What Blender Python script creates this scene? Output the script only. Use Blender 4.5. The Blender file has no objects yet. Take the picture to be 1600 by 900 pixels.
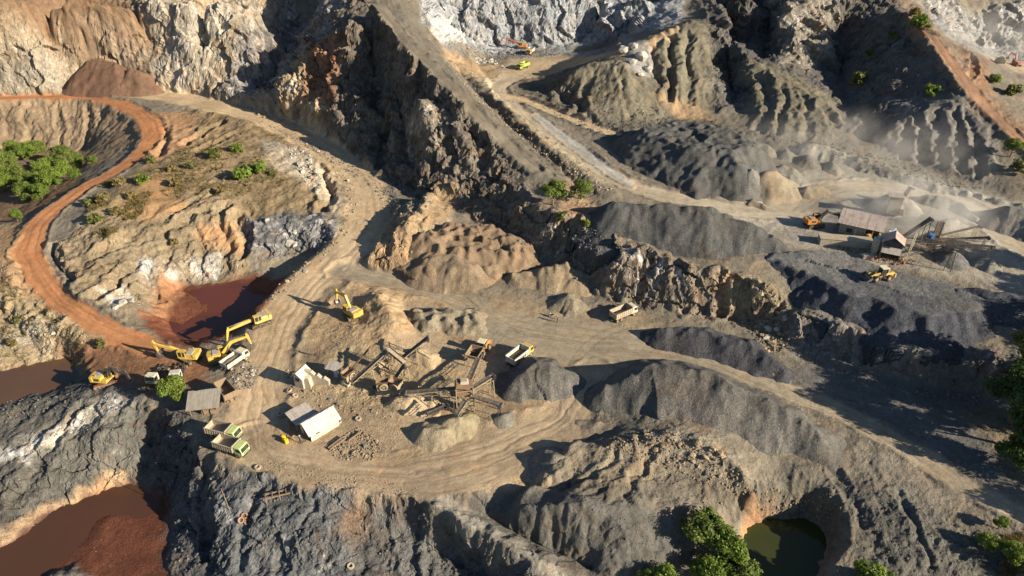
import bpy, bmesh, math, random
import numpy as np
from mathutils import Vector, Matrix, Euler
random.seed(11); rng = np.random.default_rng(11)
scene = bpy.context.scene
COL = scene.collection

# ------------------------------------------------------------------ camera, sky, sun, exposure
CAM_H, PITCH, FPX = 84.0, math.radians(32.5), 1067.0
cam_data = bpy.data.cameras.new('camera'); cam = bpy.data.objects.new('camera', cam_data); COL.objects.link(cam)
cam.location = (0, 0, CAM_H); cam.rotation_euler = (math.pi/2 - PITCH, 0, 0)
cam_data.sensor_width = 36.0; cam_data.lens = 36.0*FPX/1600.0; cam_data.clip_start = 1.0; cam_data.clip_end = 20000
scene.camera = cam
SUN_EL, SUN_AZ = math.radians(21.5), math.radians(115)          # azimuth clockwise from +Y
SUN_DIR = Vector((math.sin(SUN_AZ)*math.cos(SUN_EL), math.cos(SUN_AZ)*math.cos(SUN_EL), math.sin(SUN_EL)))
world = bpy.data.worlds.new('World'); scene.world = world; world.use_nodes = True
wn = world.node_tree; wn.nodes.clear()
sky = wn.nodes.new('ShaderNodeTexSky'); sky.sky_type = 'NISHITA'; sky.sun_disc = False
sky.sun_elevation = SUN_EL; sky.sun_rotation = SUN_AZ; sky.altitude = 200; sky.air_density = 1.0; sky.dust_density = 0.5; sky.ozone_density = 3.0
bg = wn.nodes.new('ShaderNodeBackground'); bg.inputs['Strength'].default_value = 0.053
wo = wn.nodes.new('ShaderNodeOutputWorld')
wn.links.new(sky.outputs[0], bg.inputs[0]); wn.links.new(bg.outputs[0], wo.inputs[0])
sun_d = bpy.data.lights.new('sun', 'SUN'); sun_d.energy = 5.0; sun_d.angle = math.radians(0.5); sun_d.color = (1.0, 0.885, 0.715)
sun = bpy.data.objects.new('sun', sun_d); COL.objects.link(sun)
sun.rotation_euler = (-SUN_DIR).to_track_quat('-Z', 'Y').to_euler(); sun.location = (200, -60, 200)
scene.view_settings.view_transform = 'Standard'; scene.view_settings.look = 'None'
scene.view_settings.exposure = 1.2; scene.view_settings.gamma = 1.0

# ------------------------------------------------------------------ measuring helpers
SP, CP = math.sin(PITCH), math.cos(PITCH)
def ray_dir(px, py):
    v = (py-450.0)/FPX
    return np.array([(px-800.0)/FPX, CP-v*SP, -(SP+v*CP)])
def P(px, py, z):
    """world point at height z that was measured at photo position (px, py)"""
    d = ray_dir(px, py); t = (z-CAM_H)/d[2]
    return (d[0]*t, d[1]*t, z)
def project(X, Y, Z):
    dep = Y*CP + (CAM_H-Z)*SP
    ver = Y*SP*-1 + (CAM_H-Z)*CP
    return 800+FPX*X/dep, 450+FPX*ver/dep, dep

# ------------------------------------------------------------------ noise (numpy Perlin)
_perm = rng.permutation(256).astype(np.int32); _perm = np.concatenate([_perm, _perm, _perm[:4]])
_g3 = rng.normal(size=(256, 3)).astype(np.float32); _g3 /= np.linalg.norm(_g3, axis=1)[:, None]
def perlin3(x, y, z):
    x = np.asarray(x, np.float32); y = np.asarray(y, np.float32); z = np.asarray(z, np.float32)
    xi = np.floor(x).astype(np.int32); yi = np.floor(y).astype(np.int32); zi = np.floor(z).astype(np.int32)
    xf, yf, zf = x-xi, y-yi, z-zi
    xi &= 255; yi &= 255; zi &= 255
    u = xf*xf*xf*(xf*(xf*6-15)+10); v = yf*yf*yf*(yf*(yf*6-15)+10); w = zf*zf*zf*(zf*(zf*6-15)+10)
    def gr(i, j, k):
        g = _g3[_perm[_perm[_perm[(xi+i) & 255]+((yi+j) & 255)]+((zi+k) & 255)]]
        return g[..., 0]*(xf-i)+g[..., 1]*(yf-j)+g[..., 2]*(zf-k)
    a = gr(0,0,0); a = a+u*(gr(1,0,0)-a); b = gr(0,1,0); b = b+u*(gr(1,1,0)-b); a = a+v*(b-a)
    c = gr(0,0,1); c = c+u*(gr(1,0,1)-c); d = gr(0,1,1); d = d+u*(gr(1,1,1)-d); c = c+v*(d-c)
    return (a+w*(c-a))*1.6
def perlin2(x, y):
    x = np.asarray(x, np.float32); y = np.asarray(y, np.float32)
    xi = np.floor(x).astype(np.int32); yi = np.floor(y).astype(np.int32)
    xf, yf = x-xi, y-yi
    u = xf*xf*xf*(xf*(xf*6-15)+10); v = yf*yf*yf*(yf*(yf*6-15)+10)
    def gr(i, j):
        g = _g3[_perm[_perm[(xi+i) & 255]+((yi+j) & 255)]]
        return g[..., 0]*(xf-i)+g[..., 1]*(yf-j)
    a = gr(0,0); a = a+u*(gr(1,0)-a); b = gr(0,1); b = b+u*(gr(1,1)-b)
    return (a+v*(b-a))*1.7
def fbm2(x, y, oct=4, gain=0.5, ridged=False, lac=2.03):
    s = 0; a = 1.0; t = 0
    for i in range(oct):
        n = perlin2(x+17.3*i, y-9.1*i)
        if ridged: n = 1-2*np.abs(n)
        s = s+a*n; t += a; a *= gain; x = x*lac; y = y*lac
    return s/t
def fbm3(x, y, z, oct=4, gain=0.5, ridged=False):
    s = 0; a = 1.0; t = 0
    for i in range(oct):
        n = perlin3(x+17.3*i, y-9.1*i, z+5.7*i)
        if ridged: n = 1-2*np.abs(n)
        s = s+a*n; t += a; a *= gain; x = x*2.03; y = y*2.03; z = z*2.03
    return s/t
_vo = rng.random((4096, 3)).astype(np.float32); _vr = rng.random(4096).astype(np.float32); _vg = rng.normal(size=(4096, 3)).astype(np.float32)
def fracture(x, y, z, tilt=.8):
    """broken blocks: every Voronoi cell is a flat face with its own step and tilt"""
    x = np.asarray(x, np.float32); y = np.asarray(y, np.float32); z = np.asarray(z, np.float32)
    xi = np.floor(x).astype(np.int32); yi = np.floor(y).astype(np.int32); zi = np.floor(z).astype(np.int32)
    best = np.full(x.shape, 1e9, np.float32); val = np.zeros(x.shape, np.float32)
    for i in (-1, 0, 1):
        for j in (-1, 0, 1):
            for k in (-1, 0, 1):
                h = ((xi+i)*73856093 ^ (yi+j)*19349663 ^ (zi+k)*83492791) & 4095
                o = _vo[h]; dx = x-(xi+i+o[:, 0]); dy = y-(yi+j+o[:, 1]); dz = z-(zi+k+o[:, 2])
                d = dx*dx+dy*dy+dz*dz; m = d < best
                g = _vg[h]; v = (_vr[h]-.5)*1.4+tilt*(dx*g[:, 0]+dy*g[:, 1]+dz*g[:, 2])*.5
                best = np.where(m, d, best); val = np.where(m, v, val)
    return val
def sstep(a, b, x):
    t = np.clip((x-a)/(b-a), 0, 1); return t*t*(3-2*t)
def catmull(pts, n=8):
    pts = [np.array(p, float) for p in pts]
    if len(pts) < 3: return pts
    out = []
    q = [2*pts[0]-pts[1]]+pts+[2*pts[-1]-pts[-2]]
    for i in range(1, len(q)-2):
        for k in range(n):
            t = k/n
            out.append(0.5*((2*q[i])+(-q[i-1]+q[i+1])*t+(2*q[i-1]-5*q[i]+4*q[i+1]-q[i+2])*t*t+(-q[i-1]+3*q[i]-3*q[i+1]+q[i+2])*t**3))
    out.append(pts[-1]); return out

# ------------------------------------------------------------------ surveyed break lines of the ground: (photo x, photo y, height in metres)
BREAK = [
 # north-west cliff: toe, face, far ground behind
 [(-350,152,10),(-150,152,10),(0,150,10),(85,148,10),(110,141,10),(150,134,10),(215,135,10),(240,145,10.2),(330,143,10.8)],
 [(-350,0,40),(-150,0,41),(0,0,40),(60,5,38.5),(140,0,40),(230,4,38),(330,0,40),(400,0,39)],
 [(-300,60,27),(0,62,27.5),(60,70,25.5),(120,62,24.5),(200,70,22.5),(290,66,26.5),(350,60,27.5)],
 # cleft between cliff and spur
 [(395,148,10.4),(425,140,11),(455,80,17.5),(500,20,30)],
 [(345,141,11.5),(362,112,18.0),(385,85,23.5),(405,68,27)],
 [(330,132,11.5),(352,95,16.5),(385,60,22.5)],
 # spur rib and crest
 [(560,20,42),(520,60,33),(490,85,28),(450,130,19.5),(425,160,13.5),(408,180,10.3)],
 [(585,5,43),(610,30,40),(640,70,36),(700,125,30),(745,175,24.5),(790,220,19),(840,265,14.5),(880,300,12)],
 [(500,120,22),(545,150,20.5),(590,165,19),(640,180,19)],
 [(650,150,27),(672,200,20.5),(705,250,14.5),(745,285,9.5)],
 [(628,170,18.5),(640,215,13.5),(655,270,7.5)],[(575,80,29.5),(585,130,20.5),(600,200,12),(612,260,7)],[(600,70,33),(625,130,25.5),(640,160,22.5)],
 # spur toe
 [(408,186,9.3),(450,203,8.6),(490,222,8.0),(530,238,7.2),(575,262,6.2),(610,285,5),(640,300,4.2),(660,318,4.2),(700,318,5.5),(740,325,6),(790,335,6.5)],
 # road to the upper pit and slope beside it
 [(745,110,14),(770,130,14),(800,165,13.5),(850,205,12.5),(900,240,11.5),(960,280,10.5),(1020,302,9.8),(1090,315,9.3),(1160,330,9),(1240,330,9)],
 [(738,110,17.2),(770,148,17.0),(800,177,16.4),(850,221,15.2),(905,261,13.6),(965,304,11.6)],
 [(716,118,17),(750,158,15.3),(785,193,14.2),(835,238,12.6),(882,276,11.4),(925,308,10.3)],
 # upper pit
 [(740,105,14),(765,90,14),(800,82,14),(870,84,14),(930,80,14),(980,75,14.5)],
 [(790,125,14),(850,118,14),(890,100,14)],
 [(672,52,18),(700,68,15.5),(740,74,14.3),(800,71,14.2),(870,72,14.2),(950,62,14.5),(1010,55,16.5)],
 [(655,0,36),(700,0,31.5),(800,0,31),(900,0,31),(960,0,31.5),(1010,0,33)],
 [(700,108,17.5),(725,95,18),(750,108,15.8)],
 # spoil heaps of the middle right
 [(860,152,14.2),(885,125,19.5),(915,104,23.5),(950,97,25),(985,104,24.5),(1010,130,20)],
 [(985,68,27.5),(1000,85,25.5),(1010,108,22)],
 [(835,140,13.3),(880,160,12.8),(900,188,11.9),(950,195,11.7),(1010,193,11.7),(1060,186,12),(1130,188,12.5),(1200,218,11.8),(1260,228,11.3),(1315,220,11.8)],
 [(1000,72,27.3),(1030,55,29.5),(1060,42,31),(1088,33,32.5)],
 [(1015,115,20.8),(1050,118,20.5),(1090,118,20)],
 [(1090,33,32.5),(1100,80,25.8),(1107,120,19.8),(1110,170,13)],
 [(1108,22,26.5),(1122,60,20.5),(1132,110,15.5),(1158,178,12.6)],
 
 [(1100,0,33),(1150,0,36),(1180,0,35)],[(1260,0,38.5),(1330,0,38),(1400,0,38.5)],
 [(1190,0,32.5),(1200,45,25.2),(1208,85,20.5),(1195,105,19.5)],
 [(1232,0,38.5),(1238,45,31.5),(1252,85,25),(1262,108,20.8)],
 [(1290,10,36.5),(1285,60,28.5),(1272,105,21)],
 [(1128,0,36),(1143,45,30.5),(1158,85,25),(1172,104,23)],
 [(1180,105,23),(1215,125,21),(1250,145,19),(1285,165,17),(1310,185,15)],
 [(1312,60,25),(1315,110,18.5),(1320,150,15.3),(1325,190,12.8)],
 # right shaded hill and its ridge track
 [(1400,8,40),(1440,35,36.5),(1480,90,30),(1510,130,26),(1550,175,21),(1600,220,17),(1700,290,12.5),(1900,420,9)],
 [(1340,215,12),(1390,235,11),(1440,262,10),(1500,280,9.8),(1560,300,9.6),(1650,330,9.2)],
 [(1385,208,15),(1430,185,18.3),(1475,166,21.5),(1500,165,22)],
 [(1340,205,13),(1385,165,18),(1420,150,20.5),(1450,160,20.5)],
 [(1500,60,24),(1540,85,16),(1580,100,14.5),(1640,110,14),(1800,120,14)],
 [(1450,0,33),(1520,0,31.5),(1600,0,31),(1800,0,31)],
 [(1520,72,15.5),(1600,85,14.2),(1800,90,14)],
 # plateau with the second crusher
 [(1240,330,9),(1290,275,9.5),(1400,285,9.5),(1500,310,9.5),(1600,355,9.2),(1800,420,9)],
 [(1280,375,9),(1400,400,9),(1500,420,9),(1600,440,8.8),(1800,500,8)],
 [(960,405,9),(1050,400,9),(1150,410,9),(1230,400,9)],
 # cliff between plateau and main floor: rim and toe
 [(770,305,9.5),(820,318,10.5),(860,330,11),(930,352,10.8),(990,384,9.8),(1060,414,9.2),(1130,428,8.8),(1180,442,8.6),(1212,455,8)],
 [(735,345,4),(800,367,3.6),(850,397,2.6),(900,440,.8),(960,470,0.1),(1040,490,0),(1120,497,0),(1190,505,0)],
 [(1240,490,5.5),(1300,507,5.2),(1360,524,5.2),(1420,551,4.6),(1480,547,5),(1560,562,5),(1700,600,4)],
 [(1215,520,0),(1250,540,0),(1330,566,-.2),(1430,596,-.5),(1520,616,-.6),(1700,680,-1)],
 [(1225,470,5.5),(1212,495,1.5),(1195,515,0)],
 # main floor
 [(560,430,.8),(640,440,.5),(700,460,.2),(760,465,.3),(860,490,0),(960,490,0)],
 [(700,530,0),(760,530,0),(840,540,0),(900,560,0),(980,560,0),(1100,600,0)],
 [(1000,530,0),(1100,560,0),(1200,595,0),(1300,640,-1),(1350,660,-1),(1450,720,-1.5),(1600,810,-2),(1750,900,-3)],
 [(1300,590,-.4),(1450,620,-.9),(1560,690,-1.2),(1750,760,-2)],
 [(660,410,1.6),(760,420,1.2),(850,440,.8)],
 # tan hump between the road and the brown heaps
 [(692,276,9.5),(668,305,9),(645,345,8),(625,365,6.8),(600,385,5)],
 [(590,365,2.9),(570,395,2),(555,425,1)],
 # road down from the upper bench
 [(240,150,10),(330,162,9.8),(400,182,9),(470,212,8),(530,250,6.8),(568,290,5.3),(582,330,4),(560,370,2.8),(520,410,1.5),(470,450,.6),(432,490,0),(420,540,-.3),(400,600,-.3)],
 [(508,300,3.2),(545,320,5.2)],
 # red road
 [(-200,152,10),(0,153,10),(130,152,9.9),(200,168,9.6),(235,195,9),(232,225,8.2),(190,262,7),(120,300,5.8),(65,345,4.4),(45,385,3.6),(62,430,2.4),(100,475,1.2),(170,515,0),(235,545,-.8),(300,570,-.8)],
 # bowl with bushes
 [(-200,235,-3),(0,235,-4),(80,238,-4),(150,235,-2.5)],
 [(-200,300,-4.5),(0,290,-5),(70,285,-4.5),(110,270,-3.5)],
 [(-150,350,-3),(0,345,-2),(30,340,0.5)],
 # left hump
 [(262,235,8.6),(320,240,8.4),(380,240,8),(440,235,8.2)],
 [(130,340,5.6),(200,300,7),(270,275,7.6),(350,265,7.6),(430,270,7.2),(480,285,6.4),(515,310,5)],
 [(110,385,4.2),(180,375,4.2),(280,345,4.4),(370,330,4.2),(395,345,2.2)],
 [(120,440,2.4),(170,470,1.2),(215,478,0.6)],
 [(390,355,2.6),(440,345,3.2),(500,345,3.4),(522,360,3.2)],
 [(400,400,-1.5),(440,400,-2),(490,400,-1.8),(515,385,0.2)],
 [(225,490,-2),(255,470,-3.5),(285,450,-4.8),(350,440,-5),(420,430,-4.2),(460,420,-2.8)],
 [(262,500,-4.8),(280,530,-4.8),(330,525,-5),(380,500,-5),(415,465,-5)],
 [(230,545,-.9),(290,545,-1.2),(350,525,-2.5),(385,510,-.8),(420,475,.1),(470,438,.6)],
 # west side below the red road
 [(-200,420,4),(0,400,4),(20,440,3)],
 [(-200,480,0),(0,480,0.5),(60,490,0.5),(130,535,-1),(170,545,-1.5)],
 [(-200,572,-4.7),(0,576,-4.7),(60,563,-4.7),(110,557,-4.7),(136,590,-4.7)],
 [(-200,600,-6.8),(0,592,-6.8),(60,580,-6.8),(105,575,-6.8),(115,595,-6.8),(85,608,-6.8),(0,630,-6.8),(-200,650,-6.8)],
 [(150,560,-1.8),(190,590,-2),(140,575,-2.5)],
 # dark rock hump and lower pond
 [(-200,690,-4.3),(0,652,-4.3),(70,628,-4),(125,614,-2.6),(160,610,-1.5),(215,620,-1.2),(240,640,-1.5)],
 [(0,760,-7.6),(60,720,-6.4),(130,690,-5),(200,680,-4)],
 [(0,690,-5.2),(60,665,-4.6),(130,645,-3.2),(200,645,-2.2)],
 [(-200,905,-11),(0,850,-11),(60,810,-11),(130,775,-11),(195,752,-11),(225,755,-11),(262,775,-11)],
 [(245,655,-4),(236,700,-8),(225,748,-11)],
 [(-200,960,-12.2),(0,890,-12.2),(70,830,-12.2),(150,790,-12.2),(215,775,-12.2)],
 [(100,902,-10.8),(132,872,-10.8),(150,842,-10.72),(162,818,-10.62),(180,808,-10.75),(205,835,-10.85)],
 [(160,824,-10.7),(182,836,-10.92)],
 [(150,905,-11.03),(185,872,-11.02),(235,862,-10.96),(205,905,-11.0)],[(228,812,-11.1),(246,840,-10.8)],[(85,902,-10.2),(115,893,-10.0),(135,902,-10.3)],
 # workshop ledge
 [(230,580,-1),(260,605,-.8),(330,640,-.4),(380,640,-.3),(390,700,-.5),(430,730,-.6)],
 [(256,640,-.6),(290,650,-.7),(312,690,-1),(345,725,-1.3),(372,745,-1.6)],
 [(262,775,-11),(268,820,-11),(262,900,-11.2),(262,1000,-11.5)],
 [(310,760,-6),(320,820,-8.5),(330,900,-10.5)],
 [(368,772,-2.4),(420,745,-1.6),(500,745,-1.3),(565,758,-1.3)],
 [(352,790,-4.2),(370,850,-6.5),(380,900,-8.5)],
 [(440,830,-4.5),(500,830,-4.2),(545,840,-4.8)],
 [(440,900,-8),(540,900,-8)],
 # crusher yard
 [(450,560,-.3),(520,600,0),(620,600,0),(700,600,0)],
 [(560,740,-.5),(650,740,-.5),(780,700,-.3),(850,650,0),(880,690,-.4),(930,690,-.4)],
 [(500,470,.5),(540,490,.6),(560,505,.9)],
 [(590,458,4),(603,480,3.8),(612,505,3),(600,530,2)],
 [(625,468,.4),(650,520,.3)],
 [(640,772,-.8),(740,765,-.8),(840,715,-.8),(900,700,-.8),(960,675,-.5)],
 # bottom centre
 [(655,782,-.4),(690,797,-.2),(740,820,-.5),(790,850,-1.2),(850,885,-2.4),(900,940,-4.5)],
 [(600,806,-5.4),(650,838,-7),(715,880,-8.6),(780,930,-10)],
 [(560,790,-3.2),(560,850,-6.5),(570,900,-8.8)],
 [(695,786,-2.3),(750,805,-3.3),(800,830,-4.4),(860,862,-5.4),(930,890,-6)],
 [(800,797,-.2),(850,791,1.5),(905,784,3.2),(940,802,1.6),(985,834,-.9),(1030,870,-3.6)],
 [(775,772,-1.3),(810,776,-1.8),(850,773,-1.8),(895,766,-1.2)],
 [(888,688,-.7),(850,730,-.9),(795,766,-1.2)],
 [(903,690,1.7),(868,735,1.7),(822,772,1.0)],
 [(930,735,1.8),(990,745,1.2),(1040,790,-1)],
 [(925,700,2.0),(960,700,2.2),(1010,690,2),(1050,678,2.4),(1100,690,2.6),(1140,720,2),(1180,760,.8)],
 
 # bottom right
 [(1240,735,-1),(1300,735,-1.5),(1400,780,-2),(1500,840,-3.4),(1600,900,-4.5)],
 [(1345,790,-2.6),(1360,850,-4.2),(1330,900,-5.3)],
 [(1160,880,-8.4),(1170,828,-8.4),(1210,812,-8.4),(1265,814,-8.4),(1294,838,-8.4),(1288,872,-8.4),(1266,908,-8.4)],
 [(1140,820,-6),(1160,785,-3.6),(1210,765,-2.6),(1270,760,-2.5),(1318,795,-3),(1330,845,-4),(1300,895,-5)],
 [(1050,900,-6.5),(1140,900,-7)],
 [(1220,850,-10),(1230,900,-10)],
]
WLINES = [
 [(70,332,52),(110,322,56),(170,312,58)], [(-45,264,58),(-58,285,64)],   # unseen peaks raised to cast shade; all lines outside the frame, world metres
 [(-420,330,78),(-200,320,75),(-90,318,72),(-60,300,62)],
 [(-40,350,62),(40,350,60),(110,340,60)],
 [(110,300,62),(170,300,60)], [(220,360,70),(420,360,70)],
 [(-500,470,110),(0,480,105),(500,480,110)],
 [(200,140,6),(260,200,10),(330,260,20)], [(140,80,0),(190,100,2),(250,120,6)],
 [(110,40,-6),(160,50,-3),(220,60,0)], [(-120,40,-14),(0,36,-13),(90,40,-9)],
 [(-150,60,-8),(-190,110,-2),(-260,180,0)],
]
UAPEX = 45.0
NU, NS = 620, 560
U0, U1 = -1.05, 1.05
S0, S1 = math.log(30+UAPEX), math.log(500+UAPEX)
def to_us(X, Y): return X/(Y+UAPEX), np.log(np.maximum(Y+UAPEX, 1.0))
acc = np.zeros((NS, NU)); cnt = np.zeros((NS, NU))
def stamp(a, b):
    n = max(2, int(np.hypot(a[0]-b[0], a[1]-b[1])/0.25))
    t = np.linspace(0, 1, n); X = a[0]+(b[0]-a[0])*t; Y = a[1]+(b[1]-a[1])*t; Z = a[2]+(b[2]-a[2])*t
    u, s = to_us(X, Y)
    i = np.rint((s-S0)/(S1-S0)*(NS-1)).astype(int); j = np.rint((u-U0)/(U1-U0)*(NU-1)).astype(int)
    ok = (i >= 0) & (i < NS) & (j >= 0) & (j < NU)
    np.add.at(acc, (i[ok], j[ok]), Z[ok]); np.add.at(cnt, (i[ok], j[ok]), 1)
for L in BREAK:
    w = [P(*p) for p in L]
    w = catmull(w, 6) if len(w) > 2 else w
    for a, b in zip(w, w[1:]): stamp(a, b)
for L in WLINES:
    for a, b in zip(L, L[1:]): stamp(a, b)
def relax(h, fix, val, it):
    m = fix
    for k in range(it):
        p = np.pad(h, 1, mode='edge')
        n = 0.25*(p[:-2, 1:-1]+p[2:, 1:-1]+p[1:-1, :-2]+p[1:-1, 2:])
        h = np.where(m, val, n)
    return h
def solve():
    levels = [16, 8, 4, 2, 1]; h = None
    for f in levels:
        ny, nx = -(-NS//f), -(-NU//f)
        A = np.zeros((ny*f, nx*f)); C = np.zeros_like(A); A[:NS, :NU] = acc; C[:NS, :NU] = cnt > 0
        A[:NS, :NU] = np.where(cnt > 0, acc/np.maximum(cnt, 1), 0)
        A = A.reshape(ny, f, nx, f).sum((1, 3)); C = C.reshape(ny, f, nx, f).sum((1, 3))
        fix = C > 0; val = np.where(fix, A/np.maximum(C, 1), 0)
        if h is None: h = np.full((ny, nx), val[fix].mean())
        else:
            yy = np.clip((np.arange(ny)+.5)*f/pf-.5, 0, h.shape[0]-1); xx = np.clip((np.arange(nx)+.5)*f/pf-.5, 0, h.shape[1]-1)
            h = bil(h, yy[:, None]+0*xx[None], xx[None]+0*yy[:, None])
        h = relax(h, fix, val, 400 if f > 1 else 160); pf = f
    return h
def bil(g, i, j):
    i0 = np.clip(np.floor(i).astype(int), 0, g.shape[0]-2); j0 = np.clip(np.floor(j).astype(int), 0, g.shape[1]-2)
    a = np.clip(i-i0, 0, 1); b = np.clip(j-j0, 0, 1)
    return (g[i0, j0]*(1-a)+g[i0+1, j0]*a)*(1-b)+(g[i0, j0+1]*(1-a)+g[i0+1, j0+1]*a)*b
H0 = solve()
for k in range(3):                                    # soften the creases a little
    p = np.pad(H0, 1, mode='edge'); H0 = .5*H0+.125*(p[:-2, 1:-1]+p[2:, 1:-1]+p[1:-1, :-2]+p[1:-1, 2:])
def ground0(X, Y):
    u, s = to_us(np.asarray(X, float), np.asarray(Y, float))
    return bil(H0, np.clip((s-S0)/(S1-S0)*(NS-1), 0, NS-1), np.clip((u-U0)/(U1-U0)*(NU-1), 0, NU-1))
_T = np.concatenate([np.arange(40, 420, .4), np.arange(420, 700, 2)])
def hit(px, py):
    """where the photo ray meets the surveyed ground"""
    d = ray_dir(px, py)
    X, Y, Z = d[0]*_T, d[1]*_T, CAM_H+d[2]*_T
    b = np.nonzero(Z < ground0(X, Y))[0]
    k = b[0] if len(b) else len(_T)-1
    return X[k], Y[k], Z[k]
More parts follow.
